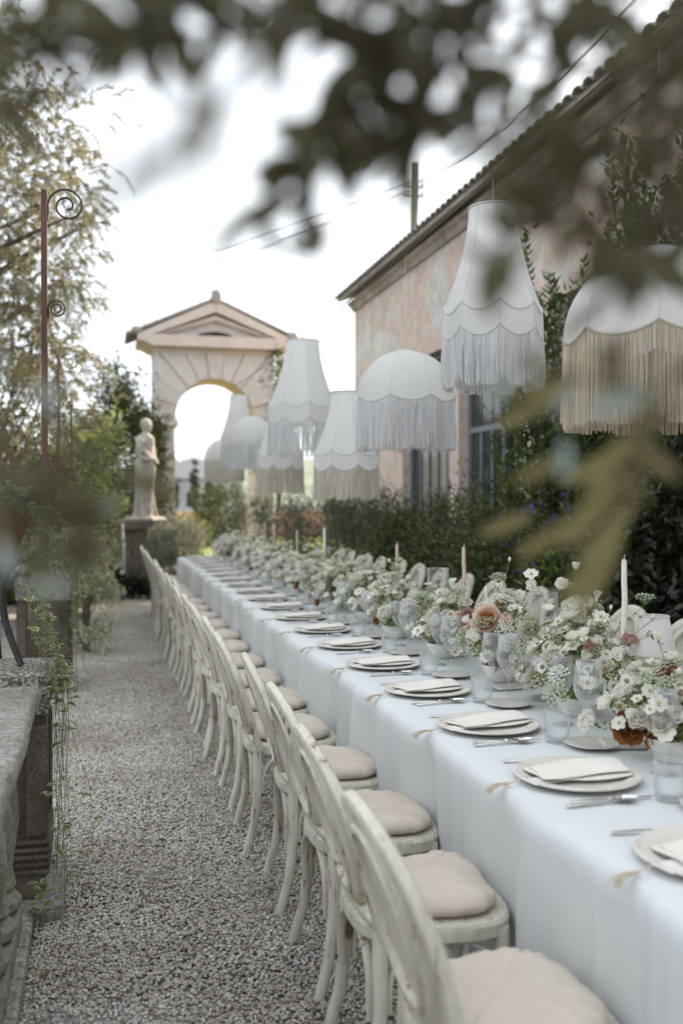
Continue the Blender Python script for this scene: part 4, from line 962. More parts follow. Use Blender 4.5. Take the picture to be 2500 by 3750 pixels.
# ---------------------------------------------------------------- chairs
def bx(z): return -.165 - (z - .45) * .27 - max(0, z - .62) * .07       # rake of the back
def ring_pts(cz, hy, hz, n=36, p=2.2, off=0.0):
    pts = []
    for i in range(n):
        a = 2 * math.pi * i / n; c, s_ = math.cos(a), math.sin(a)
        y_ = hy * math.copysign(abs(c) ** (2 / p), c); z_ = cz + hz * math.copysign(abs(s_) ** (2 / p), s_)
        pts.append((bx(z_) + off + .10 * y_ * y_ * 4 * .25, y_, z_))
    return pts
def flat_sweep(m, pts, wid, thick, closed=False, nrm=None):
    """sweep a rounded rectangle: wid in the plane of the path, thick along x"""
    pts = [Vector(p) for p in pts]; k = len(pts); vs = []; sec = [(-.5, -.32), (-.32, -.5), (.32, -.5), (.5, -.32), (.5, .32), (.32, .5), (-.32, .5), (-.5, .32)]
    if not isinstance(wid, (list, tuple)): wid = [wid] * k
    for i, p in enumerate(pts):
        t = (pts[(i + 1) % k] - pts[i - 1]) if closed else (pts[min(i + 1, k - 1)] - pts[max(i - 1, 0)])
        t.normalize(); a = Vector(nrm or (1, 0, .36)); a = (a - t * a.dot(t)).normalized(); b = t.cross(a)
        for (u, v) in sec: vs.append(p + b * (u * wid[i]) + a * (v * thick))
    fs = []
    for i in range(k if closed else k - 1):
        for j in range(8): fs.append((i * 8 + j, i * 8 + (j + 1) % 8, ((i + 1) % k) * 8 + (j + 1) % 8, ((i + 1) % k) * 8 + j))
    if not closed: fs.append(tuple(range(7, -1, -1))); fs.append(tuple((k - 1) * 8 + j for j in range(8)))
    m.add(vs, fs)
CUSH = []
def make_chair():
    t = thing('dining_chair', 'whitewashed oval cane back chair with beige seat cushion', 'chair')
    HB = .922
    # outer bent frame: up one side, over the top, down the other
    m = MB(); pts = []
    for i in range(41):
        a = math.pi * i / 40; y_ = -math.cos(a); s_ = math.sin(a)
        hy = .207; z_ = .665 + (HB - .665 - .016) * s_ ** .8
        pts.append((bx(z_) + .02 * y_ * y_, hy * math.copysign(abs(y_) ** .9, y_), z_))
    lo = [(.575, .197), (.50, .190), (.44, .182)]
    left = [(bx(z_) + .018, -y_, z_) for z_, y_ in reversed(lo)]; right = [(bx(z_) + .018, y_, z_) for z_, y_ in lo]
    path = left + pts + right
    wid = [.034] * 3 + [.036 + .016 * math.sin(math.pi * i / 40) for i in range(41)] + [.034] * 3
    flat_sweep(m, path, wid, .030); m.build('back_frame', M['chair'], t)
    m = MB(); flat_sweep(m, ring_pts(.69, .152, .194, 40), .056, .028, True); ov = m.build('oval_frame', M['chair'], t)
    m = MB(); flat_sweep(m, ring_pts(.69, .134, .176, 40), .020, .040, True); m.build('bead', M['chair'], ov)
    m = MB(); P = []
    for i in range(9):
        f = i / 8; P.append([Vector(p) * 1 for p in ring_pts(.69, .004 + .124 * f, .004 + .166 * f, 32, off=-.004)])
    for r_ in P: r_.append(r_[0])
    m.grid(P); m.build('cane_panel', M['cane'], t, smooth=True)
    m = MB(); flat_sweep(m, [(bx(.475) + .012, -.178, .478), (bx(.475) + .004, -.09, .476), (bx(.475), 0, .474), (bx(.475) + .004, .09, .476), (bx(.475) + .012, .178, .478)], [.024, .034, .055, .034, .024], .03); m.build('back_rail', M['chair'], t)
    for s_ in (-1, 1):
        m = MB(); m.tube([(bx(.46) + .018, s_ * .174, .475), (-.152, s_ * .178, .40), (-.150, s_ * .186, .28), (-.168, s_ * .196, .13), (-.205, s_ * .205, .0)], [.0185, .020, .020, .0185, .0165], 10)
        m.build('leg', M['chair'], t)
        m = MB(); m.tube([(.165, s_ * .175, .44), (.172, s_ * .182, .28), (.185, s_ * .188, .0)], [.021, .0195, .015], 10); m.build('leg', M['chair'], t)
    # seat ring
    def seat(n, inx, z):
        out = []
        for i in range(n):
            a = 2 * math.pi * i / n; c, s_ = math.cos(a), math.sin(a); p = 3.2
            x_ = (.205 - inx) * math.copysign(abs(c) ** (2 / p), c) + .012; wy = .205 + .018 * (x_ / .2); y_ = (wy - inx) * math.copysign(abs(s_) ** (2 / p), s_)
            out.append((x_, y_, z))
        return out
    m = MB(); R_ = [seat(48, .008, .416), seat(48, .0, .424), seat(48, -.002, .455), seat(48, .004, .464), seat(48, .03, .466), seat(48, .2, .462)]
    R_ = [r_ + [r_[0]] for r_ in R_]; m.grid(R_); m.grid([seat(48, .008, .416) + [seat(48, .008, .416)[0]], seat(48, .04, .416) + [seat(48, .04, .416)[0]], seat(48, .04, .45) + [seat(48, .04, .45)[0]]])
    m.build('seat_frame', M['chair'], t)
    # cushion: plump, gathered corners; three different ones
    for va in range(3):
      m = MB(); P = []; gg = random.Random(va)
      q1, q2, q3 = gg.uniform(0, 6), gg.uniform(0, 6), gg.uniform(.0, 1)
      for i, (inx, z, e) in enumerate(((.05, .468, 0), (.034, .473, .3), (.022, .484, 1), (.024, .497, 1), (.036, .509, .9), (.06, .518, .7), (.09, .523, .5), (.13, .526, .35), (.17, .527, .2), (.203, .5275, 0), (.2045, .5275, 0))):
        row = []
        for j, (x_, y_, _) in enumerate(seat(80, inx, 0)):
            an = 2 * math.pi * j / 80; cr = max(0, math.cos(4 * an - math.pi)) ** 5
            w_ = .003 * e * math.sin(an * 13 + q1) + .0025 * e * math.sin(an * 27 + q2) + cr * e * .010 * math.sin(an * 46 + q1)
            sag = .006 * math.sin(x_ * 15 + q1) * math.sin(y_ * 13 + q2) + .004 * math.sin(x_ * 31 + y_ * 22 + q3 * 6)
            row.append((x_ * (1 + w_ - .024 * e * cr), y_ * (1 + w_ - .024 * e * cr), z + (sag if i > 3 else 0) + w_ * .9))
        row.append(row[0]); P.append(row)
      m.grid(P); CUSH.append(m.mesh('cushion', M['cushion'], True))
    obj('cushion', CUSH[0], t)
    # bent arches bracing the legs
    def brace(p0, p1, top, out):
        p0 = Vector(p0); p1 = Vector(p1); pts = [p0]
        for i in range(17):
            a = math.pi * i / 16; c = (p0 + p1) / 2; hw = (p1 - p0) / 2; q = c - hw * math.cos(a) * 1.0; q.z = p0.z + .06 + (top - p0.z - .06) * math.sin(a) ** .7; pts.append(q)
        pts.append(p1); m = MB(); n_ = Vector(out); flat_sweep(m, pts, .012, .022, nrm=n_)
        o = m.build('brace', M['chair'], t)
        for p in (p0, p1): MB().ball(tuple(p + Vector((0, 0, .02)) + n_ * .012), .0055, 6, 5).build('bolt', M['dark_iron'], o)
    brace((-.172, -.160, .23), (-.172, .160, .23), .425, (-1, 0, 0))
    for s_ in (-1, 1): brace((-.13, s_ * .183, .23), (.15, s_ * .183, .23), .425, (0, s_, 0))
    brace((.178, -.158, .23), (.178, .158, .23), .425, (1, 0, 0))
    return t
chair = make_chair()
def vary(c, k):
    for ch in c.children:
        if ch.name.startswith('cushion'): ch.data = CUSH[k % 3]; ch.rotation_euler = (0, 0, rng.uniform(-.05, .05)); ch.location = (rng.uniform(-.008, .004), rng.uniform(-.006, .006), 0)
CY0 = 1.885; NCH = 19
ORD = ['first', 'second', 'third', 'fourth', 'fifth', 'sixth', 'seventh', 'eighth', 'ninth', 'tenth', 'eleventh', 'twelfth', 'thirteenth', 'fourteenth', 'fifteenth', 'sixteenth', 'seventeenth', 'eighteenth', 'nineteenth']
for i in range(NCH):
    c = chair if i == 0 else copy_tree(chair)
    vary(c, i * 2 + i // 3)
    c.location = (.835 + rng.uniform(-.018, .018) - (.05 if i == 0 else 0), CY0 + SP * .995 * i + rng.uniform(-.022, .022), .006); c.rotation_euler = (0, 0, rng.uniform(-.055, .055))
    c['label'] = 'whitewashed cane back chair with beige cushion, %s from the archway end, aisle side' % ORD[NCH - 1 - i]; c['group'] = 'chairs along the aisle side of the table'
for i in range(1, NCH):
    c = copy_tree(chair); vary(c, i); c.location = (2.64 + rng.uniform(-.03, .03), CY0 + SP * i + rng.uniform(-.03, .03), .0); c.rotation_euler = (0, 0, math.pi + rng.uniform(-.09, .09))
    c['label'] = 'whitewashed cane back chair, %s from the archway end, on the planted side' % ORD[NCH - 1 - i]; c['group'] = 'chairs along the planted side of the table'

# ---------------------------------------------------------------- place settings
def lathe_obj(name, prof, mat, parent=None, n=40, rfun=None, cap0=True, cap1=False):
    return MB().lathe(prof, n, cap0=cap0, cap1=cap1, rfun=rfun).build(name, mat, parent)
PX = 1.272
def template():
    T = {}
    ch = MB(); ch.lathe([(.0, .004), (.09, .003), (.125, .007), (.168, .0135), (.1725, .0165), (.1725, .019), (.169, .0205), (.160, .0190), (.150, .0180), (.138, .0168), (.128, .012), (.10, .0095), (.0, .0095)], 64, cap0=False, cap1=False)
    for k in range(72):
        a = 2 * math.pi * k / 72; ch.ball((.1655 * math.cos(a), .1655 * math.sin(a), .0198), .0042, 6, 4, sc=(1, 1, .6))
    T['charger_plate'] = tag(ch.build('charger_plate', M['charger']), 'cream beaded charger plate set at the table edge', 'plate', 'charger plates along the table')
    nk = thing('folded_napkin', 'folded cream linen napkin lying across its charger plate', 'napkin', group='napkins on the charger plates')
    def flap(x0, x1, y0, y1, z0, th, rot, seed):
        g = random.Random(seed); m = MB(); P = []; n1, n2 = 14, 8
        for i in range(n1 + 1):
            row = []
            for j in range(n2 + 1):
                u, v = i / n1, j / n2; row.append((x0 + (x1 - x0) * u + .007 * math.sin(v * 5 + seed), (y0 + (y1 - y0) * v) * (.72 + .28 * math.sin(u * 2.2 + .4)) + .005 * math.sin(u * 6 + seed), z0 + .0045 * max(0, math.sin(u * 5.2 + seed)) * math.sin(v * 3.0 + .4) + .004 * v * u))
            P.append(row)
        m.grid(P); m.grid([[(x_, y_, z_ + th) for (x_, y_, z_) in r_] for r_ in P])
        ring = [P[0][j] for j in range(n2 + 1)] + [P[i][n2] for i in range(1, n1 + 1)] + [P[n1][j] for j in range(n2 - 1, -1, -1)] + [P[i][0] for i in range(n1 - 1, 0, -1)]
        k = len(ring); mid = []
        cx = (x0 + x1) / 2; cy = (y0 + y1) / 2
        for (x_, y_, z_) in ring: mid.append((x_ + math.copysign(.003, x_ - cx), y_ + math.copysign(.003, y_ - cy), z_ + th / 2))
        up = [(x_, y_, z_ + th) for (x_, y_, z_) in ring]; vs = ring + mid + up
        m.add(vs, [(i, (i + 1) % k, k + (i + 1) % k, k + i) for i in range(k)] + [(k + i, k + (i + 1) % k, 2 * k + (i + 1) % k, 2 * k + i) for i in range(k)])
        c, s_ = math.cos(rot), math.sin(rot); m.v = [(x_ * c - y_ * s_, x_ * s_ + y_ * c, z_) for x_, y_, z_ in m.v]; return m
    flap(-.118, .118, -.055, .048, .0165, .0042, R(5), 1).build('lower_fold', M['napkin'], nk, smooth=True)
    flap(-.112, .126, -.050, .050, .0235, .0042, R(10), 4).build('upper_fold', M['napkin'], nk, smooth=True)
    T['folded_napkin'] = nk
    cd = MB(); cd.box(-.175, -.035, -.05, .008, .0170, .0185, M=Matrix.Rotation(R(12), 4, 'Z')); 
    T['menu_card'] = tag(cd.build('menu_card', M['card'], smooth=False), 'small cream menu card tucked under the napkin', 'card', 'menu cards under the napkins')
    ts = thing('tassel', 'straw coloured tassel hanging over the tablecloth edge by a plate', 'tassel', group='tassels hanging at the plates')
    MB().tube([(-.15, -.022, .021), (-.185, -.03, .012), (-.21, -.036, .008)], .0022, 6).build('cord', M['jute'], ts)
    kn = MB(); kn.tube([(-.205, -.036, .009), (-.213, -.038, .009), (-.222, -.040, .008)], [.004, .0062, .0045], 8); kn.build('knot', M['jute'], ts)
    st_ = MB(); g = random.Random(9)
    for k in range(44):
        a = g.uniform(0, 6.28); r_ = .0045 * math.sqrt(g.random()); sp2 = g.uniform(.6, 2.6); y_ = -.04 + r_ * math.cos(a); z_ = .008 + abs(r_ * math.sin(a))
        st_.tube([(-.220, y_, z_), (-.235, y_ - .006 + r_ * math.cos(a) * sp2 * .8, z_ + .001), (-.252 - g.uniform(0, .006), y_ - .012 + r_ * math.cos(a) * sp2 * 1.5, z_ - .002), (-.268 - g.uniform(0, .010), y_ - .016 + r_ * math.cos(a) * sp2 * 2.4, z_ - .012 - g.uniform(0, .008))], .0007, 4)
    st_.build('strands', M['jute'], ts, fix=False); T['tassel'] = ts
    # cutlery (handles towards the aisle)
    def handle(m, y, x0, x1, w, z=.004):
        n = 8
        for i in range(n):
            pass
        pts = [(x0 + (x1 - x0) * i / 10, y, z + .002 * math.sin(i / 10 * 3.1)) for i in range(11)]; rad = [w * (1.0 if i < 2 else .9 - .42 * (i / 10)) for i in range(11)]; rad[0] = w * .7
        m.tube(pts, rad, 10, flat=.32, up=(0, 0, 1))
    k = MB(); handle(k, -.205, -.125, -.02, .010, .005)
    k.tube([(-.02, -.205, .006), (-.012, -.205, .006)], .0055, 10); 
    k.add([(-.012, -.2105, .005), (.08, -.212, .0045), (.105, -.206, .004), (.108, -.203, .004), (-.012, -.2005, .005), (-.012, -.2105, .0065), (.08, -.212, .006), (.105, -.206, .0052), (.108, -.203, .0052), (-.012, -.2005, .0075)], [(0, 1, 2, 3, 4), (9, 8, 7, 6, 5), (0, 1, 6, 5), (1, 2, 7, 6), (2, 3, 8, 7), (3, 4, 9, 8)])
    T['knife'] = tag(k.build('table_knife', M['silver']), 'silver table knife lying beside a charger plate', 'knife', 'knives beside the plates')
    s_ = MB(); handle(s_, -.235, -.135, -.0, .0075); s_.v = [(x, y + (x + .135) * .10, z) for x, y, z in s_.v]
    P = []
    for i in range(9):
        r_ = i / 8; P.append([(.03 + .034 * r_ * math.cos(a * math.pi / 10) , -.222 + .017 * r_ * math.sin(a * math.pi / 10) * (1 + .12 * math.cos(a * math.pi / 10)), .003 + .009 * r_ ** 2.2 + .002) for a in range(21)])
    s_.grid(P); s_.grid([[(x, y, z - .0015) for x, y, z in r_] for r_ in P])
    T['spoon'] = tag(s_.build('soup_spoon', M['silver']), 'silver soup spoon lying by a knife on the cloth', 'spoon', 'spoons beside the plates')
    f = MB(); handle(f, .205, -.135, -.0, .0075); f.v = [(x, y - (x + .135) * .05, z) for x, y, z in f.v]
    f.tube([(0, .198, .004), (.015, .197, .003), (.03, .196, .005)], [.004, .010, .011], 8, flat=.25, up=(0, 0, 1))
    for q in (-.0085, -.0028, .0028, .0085): f.tube([(.028, .196 + q, .005), (.055, .196 + q, .004), (.075, .196 + q, .008)], [.0018, .0016, .0010], 6)
    T['fork'] = tag(f.build('dinner_fork', M['silver']), 'silver dinner fork lying on the far side of a plate', 'fork', 'forks beside the plates')
    b = MB(); b.lathe([(.0, .003), (.045, .002), (.055, .006), (.082, .012), (.084, .0145), (.080, .0155), (.055, .0105), (.0, .0095)], 36, cap0=False, cap1=False, rfun=lambda th, z: 1 + .02 * math.sin(th * 5 + 1) + .012 * math.sin(th * 9))
    T['bread_plate'] = tag(b.build('bread_plate', M['stoneware']), 'small round stoneware bread plate between two settings', 'plate', 'bread plates along the table')
    # glasses
    def glass(name, label, prof_o, n, flute, group, cat):
        t = thing(name, label, cat, group=group)
        rf = (lambda th, z: 1 + .012 * math.cos(th * 22)) if flute else None
        return t, rf
    def wine(H, bw, label, group):
        t = thing('wine_glass', label, 'glass', group=group); st = .095
        MB().lathe([(.0, 0), (.036, .0), (.037, .0015), (.02, .004), (.006, .008), (.0042, .02), (.0038, st - .015), (.006, st - .003), (.012, st + .003)], 28, cap0=False, cap1=False).build('stem', M['fluted_glass'], t, smooth=True)
        bh = H - st; prof = [(.004, st)] + [(bw * (.15 + .85 * math.sin(min(1, q * 1.9) * math.pi / 2)) * (1 - .20 * max(0, q - .52) / .48), st + bh * q) for q in (.02, .06, .12, .2, .3, .42, .55, .7, .85, 1.0)]
        prof = prof + [(r_ - .0012, z_) for r_, z_ in reversed(prof[2:])]
        MB().lathe(prof, 132, cap0=False, cap1=False, rfun=lambda th, z: 1 + .022 * math.cos(th * 20) * min(1, max(0, (z - st) / .03)) * (1 if z < H - .012 else .2)).build('bowl', M['fluted_glass'], t, smooth=True)
        MB().tube([(bw * .8 * math.cos(2 * math.pi * q / 40), bw * .8 * math.sin(2 * math.pi * q / 40), H) for q in range(40)], .0011, 5, closed=True).build('rim', M['fluted_glass'], t)
        return t
    T['wine_a'] = wine(.255, .047, 'tall fluted wine glass with a wide bowl near a plate', 'large wine glasses along the table')
    T['wine_b'] = wine(.235, .041, 'slightly smaller fluted wine glass next to the flowers', 'smaller wine glasses along the table')
    t = thing('water_tumbler', 'clear fluted water tumbler standing before the wine glasses', 'glass', group='water tumblers along the table')
    MB().lathe([(.0, .002), (.034, .002), (.038, .006), (.040, .05), (.042, .102), (.041, .102), (.039, .05), (.036, .014), (.0, .012)], 72, cap0=False, cap1=False, rfun=lambda th, z: 1 + .012 * math.cos(th * 18) * (1 if .01 < z < .09 else 0)).build('bowl', M['glass'], t, smooth=True)
    T['tumbler'] = t
    return T
TP = template()
offs = {'charger_plate': (0, 0), 'folded_napkin': (0, 0), 'menu_card': (0, 0), 'tassel': (0, 0), 'knife': (0, 0), 'spoon': (0, 0), 'fork': (0, 0), 'bread_plate': (.21, .315), 'wine_a': (.235, -.25), 'wine_b': (.27, -.01), 'tumbler': (.145, -.235)}
LBL = {'charger_plate': 'cream beaded charger plate, %s from the archway end of the table', 'folded_napkin': 'folded cream napkin on the plate %s from the archway end', 'menu_card': 'small cream menu card on the plate %s from the archway end', 'tassel': 'straw tassel over the cloth edge, %s from the archway end',
       'knife': 'silver table knife of the place setting %s from the archway end', 'spoon': 'silver soup spoon of the place setting %s from the archway end', 'fork': 'silver dinner fork of the place setting %s from the archway end', 'bread_plate': 'small stoneware bread plate, %s from the archway end',
       'wine_a': 'wide fluted wine glass of the aisle side setting %s from the archway end', 'wine_b': 'slim fluted wine glass by the flowers, setting %s from the archway end', 'tumbler': 'fluted water tumbler of the aisle side setting %s from the archway end'}
for i in range(NCH):
    yc = 1.86 + SP * i
    for key, src in TP.items():
        c = src if i == 0 else copy_tree(src)
        dx, dy = offs[key]; j = .006
        lift = .002 if key not in ('menu_card',) else .0025
        c.location = (PX + dx + (rng.uniform(-j, j) if dx else 0), yc + dy + (rng.uniform(-j, j) if dx else 0), TZ + lift)
        c.rotation_euler = (0, 0, rng.uniform(-.05, .05) if key in ('knife', 'spoon', 'fork') else (rng.uniform(0, 6) if dx else 0))
        c['label'] = LBL[key] % ORD[NCH - 1 - i]
        if key in ('folded_napkin',): c.rotation_euler = (0, 0, rng.uniform(-.16, .12)); c.scale = (rng.uniform(1.0, 1.12), rng.uniform(1.25, 1.5), 1.15)
        if key == 'tassel': c.rotation_euler = (0, 0, rng.uniform(-.12, .12))
# glasses of the planted side, glimpsed between the flowers
for i in range(1, NCH, 1):
    for key, dx, dy in (('wine_a', -.02, .24), ('tumbler', .09, .23)):
        c = copy_tree(TP[key]); c.location = (1.92 + dx + rng.uniform(-.01, .01), 1.86 + SP * i + dy, TZ + .002)
        c['label'] = {'wine_a': 'wine glass beyond the flowers, planted side setting %s from the archway end', 'tumbler': 'water tumbler on the planted side, setting %s from the archway end'}[key] % ORD[NCH - 1 - i]; c['group'] = c['group'] + ' planted side'

# ---------------------------------------------------------------- hanging lampshades
WX, WZ = 1.60, 2.95
wire_o, wp = line('festoon_wire', (WX, -.6, 3.02), (WX, 19.9, 3.35), .32, .0035, M['wire'], 'thin dark wire strung above the table carrying the lampshades', n=60)
def wire_z(y):
    t = (y + .6) / 20.5; return 3.02 + (3.35 - 3.02) * t - .32 * 4 * t * (1 - t)
def shade(label, kind, y, x, ztop, zbot, width, cream, seed, np_=8, near=False, twist=0.0):
    t = thing('fringed_lampshade', label, 'lampshade', (x, y, zbot), twist)
    H = ztop - zbot; R_ = width / 2; g = random.Random(seed)
    fm = M[('fringe_cream_backlit' if near else 'fringe_ivory_backlit') if cream else 'fringe_white']; tm_ = M['trim_cream_backlit' if cream and near else 'trim_white']  # cream picks the fringe and braid with backlit shading in their colour
    if kind == 'bell': zsc, amp = H * .43, H * .055; rt = R_ * .475
    else: zsc, amp = H * .50, H * .06; rt = .03
    def rad(z):          # z above the bottom of the fringe
        if z <= zsc: return R_ * (1.0 if kind == 'dome' else 1.0)
        q = (z - zsc) / (H - zsc)
        if kind == 'bell': return rt + (R_ - rt) * (1 - q) ** 1.75 * (1 - .0 * q) if q < .97 else rt * 1.0
        return R_ * max(.08, math.sqrt(max(0, 1 - (q * .985) ** 2.15)))
    def prad(th, z):     # flat gores between the ribs
        a = (th % (2 * math.pi / np_)) - math.pi / np_; k = math.cos(math.pi / np_) / math.cos(a); f = .75 if kind == 'bell' else .45
        return rad(z) * (1 - f + f * k)
    def edge(th, base):  # scalloped line, highest on the ribs
        a = (th % (2 * math.pi / np_)) / (2 * math.pi / np_); return base - amp * math.sin(math.pi * a) ** .8
    band = H * .135 if kind == 'bell' else 0
    for p in range(np_):
        m = MB(); P = []; nw, nh = 8, 14
        for i in range(nw + 1):
            th = 2 * math.pi * (p + i / nw * .9995) / np_; zl = edge(th if i < nw else th - 1e-3, zsc + amp * .5); row = []
            for j in range(nh + 1):
                z = zl + (H - zl) * (j / nh) ** (1.0 if kind == 'bell' else .8); r_ = prad(th - (1e-4 if i == nw else 0), z); row.append((r_ * math.cos(th), r_ * math.sin(th), z))
            P.append(row)
        m.grid(P); m.build('panel', M['shade_white'], t, smooth=True)
        if band:
            m = MB(); P = []
            for i in range(nw + 1):
                th = 2 * math.pi * (p + i / nw) / np_; e_ = th if i < nw else th - 1e-3; z1 = edge(e_, zsc + amp * .5) - .002; z0 = z1 - band
                P.append([(prad(e_, z) * 1.004 * math.cos(th), prad(e_, z) * 1.004 * math.sin(th), z) for z in (z1, (z0 + z1) / 2, z0)])
            m.grid(P); m.build('scalloped_band', M['shade_white'], t, smooth=True)
    def trimline(base, nm):
        pts = []
        for i in range(np_ * 12):
            th = 2 * math.pi * i / (np_ * 12); z = edge(th, base); r_ = prad(th, z) * 1.006; pts.append((r_ * math.cos(th), r_ * math.sin(th), z))
        MB().tube(pts, .0042, 5, closed=True).build(nm, tm_, t)
    trimline(zsc + amp * .5, 'braid')
    if band: trimline(zsc + amp * .5 - band, 'braid')
    for p in range(np_):
        th = 2 * math.pi * p / np_; pts = []
        for j in range(12):
            z = zsc + amp * .5 - band + (H - zsc - amp * .5 + band) * j / 11; r_ = rad(z) * 1.003; pts.append((r_ * math.cos(th), r_ * math.sin(th), z))
        MB().tube(pts, .0016, 4).build('seam', M['trim_white'], t)
    pts = [(rad(H) * math.cos(2 * math.pi * i / 32), rad(H) * math.sin(2 * math.pi * i / 32), H) for i in range(32)]
    MB().tube(pts, .005, 6, closed=True).build('top_ring', tm_ if not cream else M['trim_white'], t)
    # fringe: separate strands
    n = 900 if near else 480; V = []; F = []
    for k in range(n):
        th = 2 * math.pi * (k + g.uniform(-.4, .4)) / n; ztp = edge(th, zsc + amp * .5 - band); r_ = prad(th, ztp) * (1.004 - (.02 if k % 3 == 0 else 0))
        zb = edge(th, amp * .9) * .9 + g.uniform(-.010, .008) + .012 * math.sin((k // 11) * 5.3); zb = max(zb, .0) ; zb += (.03 * g.random() if g.random() < .08 else 0)
        wv = .0018 if near else .0024; dr = g.uniform(-.010, .012); cl_ = (int(k / 11) + .5) * 11 + 3 * math.sin(k // 11); dt = g.uniform(-.012, .012) + (cl_ - k) * 2 * math.pi / n * (.2 + .2 * math.sin((k // 11) * 2.7))
        ph = g.uniform(0, 3.1); c, s_ = math.cos(th), math.sin(th); o0 = len(V); zz = [ztp, ztp * .66 + zb * .34, ztp * .33 + zb * .67, zb]
        for q, z in enumerate(zz):
            f = q / 3; rr = r_ + dr * f; t2 = th + dt * f + .004 * math.sin(q * 1.7 + ph); ox = wv * math.cos(ph + f); oz = wv * math.sin(ph + f)
            cx, cy = rr * math.cos(t2), rr * math.sin(t2)
            V.append((cx - s_ * ox - c * oz, cy + c * ox - s_ * oz, z)); V.append((cx + s_ * ox + c * oz, cy - c * ox + s_ * oz, z)); V.append((cx + c * wv * .9, cy + s_ * wv * .9, z))
        for q in range(3):
            b = o0 + q * 3; F += [(b, b + 1, b + 4, b + 3), (b + 1, b + 2, b + 5, b + 4), (b + 2, b, b + 3, b + 5)]
    m = MB(); m.add(V, F); m.build('fringe', fm, t, smooth=False, fix=False, kind='stuff')
    hz = wire_z(y) - zbot
    MB().tube([(0, 0, H - .01), (WX - x, 0, hz)], .0013, 4).build('cord', M['cord'], t)
    cr = MB(); rr = rad(H)
    for a in (0, math.pi / 2): cr.tube([(-rr * math.cos(a), -rr * math.sin(a), H - .004), (rr * math.cos(a), rr * math.sin(a), H - .004)], .002, 5)
    cr.build('spider', M['trim_white'], t)
    return t
def place(u, X): d = uX(u, X); return d, Yof(d, X)
def hang(label, kind, u, X, vt, vb, wpx, cream, seed, near=False, width=None, tw=0.0):
    d, y = place(u, X); shade(label, kind, y, X, zof(vt, d), zof(vb, d), width or wpx * d / FPX, cream, seed, near=near, twist=tw)
hang('domed white lampshade with long fringe shaded cream by backlight, beside the dark hedge', 'dome', 2405, 1.60, 917, 1572, 600, True, 1, True, .545, .25)
hang('tall bell shaped white lampshade with white fringe before the laurel', 'bell', 1802, 1.60, 766, 1428, 366, False, 2, True, None, -.25)
hang('domed white lampshade with white fringe in front of the window', 'dome', 1483, 1.60, 1287, 1650, 366, False, 3, True, None, .2)
hang('bell shaped lampshade hung lowest, overlapped by the white dome', 'bell', 1268, 1.60, 1437, 1830, 248, True, 4, False, None, .1)
hang('large bell shaped lampshade hanging beside the archway pediment', 'bell', 1108, 1.60, 1250, 1668, 256, False, 5, False, None, .0)
hang('bell shaped lampshade half hidden below the large bell one', 'bell', 1026, 1.60, 1480, 1808, 176, True, 6, False, None, .3)
hang('white domed lampshade tucked behind the large bell one', 'dome', 925, 1.60, 1525, 1722, 170, False, 7, False, None, .1)
hang('slender bell shaped lampshade framed by the arch opening', 'bell', 874, 1.60, 1448, 1712, 135, False, 8, False, None, .2)
hang('smallest domed lampshade with fringe shaded cream by backlight within the arch opening', 'dome', 822, 1.60, 1607, 1760, 146, True, 9, False, None, .1)
# ---------------------------------------------------------------- candles and glassware on the runner
def candle(u, X, vtop, mat, label, r=.0105, holder=True, d=None):
    d = uX(u, X); y = Yof(d, X); zt = zof(vtop, d); H = zt - TZ - .002; g = random.Random(int(u))
    t = thing('taper_candle', label, 'candle', (X, y, TZ + .002))
    MB().lathe([(.0, 0), (.036, 0), (.038, .004), (.014, .010), (.009, .02), (.009, .045), (.015, .05), (.015, .075), (.0125, .078)], 20, cap0=False).build('holder', M['glass'] if g.random() < .3 else M['ceramic_white'], t)
    b = [(0, 0, .052)] + [(.003 * math.sin(q * 1.3), .002 * math.sin(q * 2.1), .052 + (H - .075) * q / 8) for q in range(1, 8)] + [(0, 0, H - .024), (0, 0, H - .016)]
    MB().tube(b, [r * 1.08] + [r * (1.05 - .15 * q / 8) for q in range(1, 8)] + [r * .86, r * .45], 14).build('wax', M[mat], t)
    MB().tube([(0, 0, H - .018), (.001, 0, H - .008), (.004, .001, H)], [.0012, .0012, .001], 5).build('wick', M['napkin'], t)
candle(2284, 1.75, 2030, 'wax_white', 'tall white taper candle beside the small table lamp')
candle(1697, 1.75, 1990, 'wax_blush', 'blush taper candle rising over the peach rose flowers')
candle(1453, 1.75, 1981, 'wax_blush', 'blush taper candle among mid-table white flowers')
candle(1187, 1.68, 1925, 'wax_white', 'white taper candle amid flowers farther down the table')
candle(1778, 1.86, 2134, 'wax_white', 'short white candle with a bent wick near the peach rose')
candle(1816, 1.90, 2118, 'wax_blush', 'short blush candle next to the bent-wick one')
candle(1087, 1.7, 1934, 'wax_blush', 'thin blush candle past the white one farther down')
candle(1004, 1.66, 1911, 'wax_blush', 'blush candle of a distant pair near the table end')
candle(968, 1.62, 1917, 'wax_blush', 'other blush candle of the distant pair near the table end')
candle(1160, 1.5, 2100, 'wax_white', 'low white candle at the edge of the flower runner')
def hurricane(u, X, H, r, label):
    d = uX(u, X); t = thing('glass_cylinder', label, 'vase', (X, Yof(d, X), TZ + .002))
    MB().lathe([(.0, .001), (r, .001), (r, H), (r - .003, H), (r - .003, .006), (.0, .006)], 40, cap0=False, cap1=False).build('wall', M['glass'], t, smooth='auto')
    MB().tube([((r - .0015) * math.cos(2 * math.pi * q / 40), (r - .0015) * math.sin(2 * math.pi * q / 40), H) for q in range(40)], .0022, 6, closed=True).build('rim', M['glass'], t)
hurricane(1986, 1.66, .41, .059, 'tall clear glass cylinder among the nearest white flowers')
hurricane(1603, 1.78, .40, .059, 'clear glass cylinder behind the flowers near a blush candle')
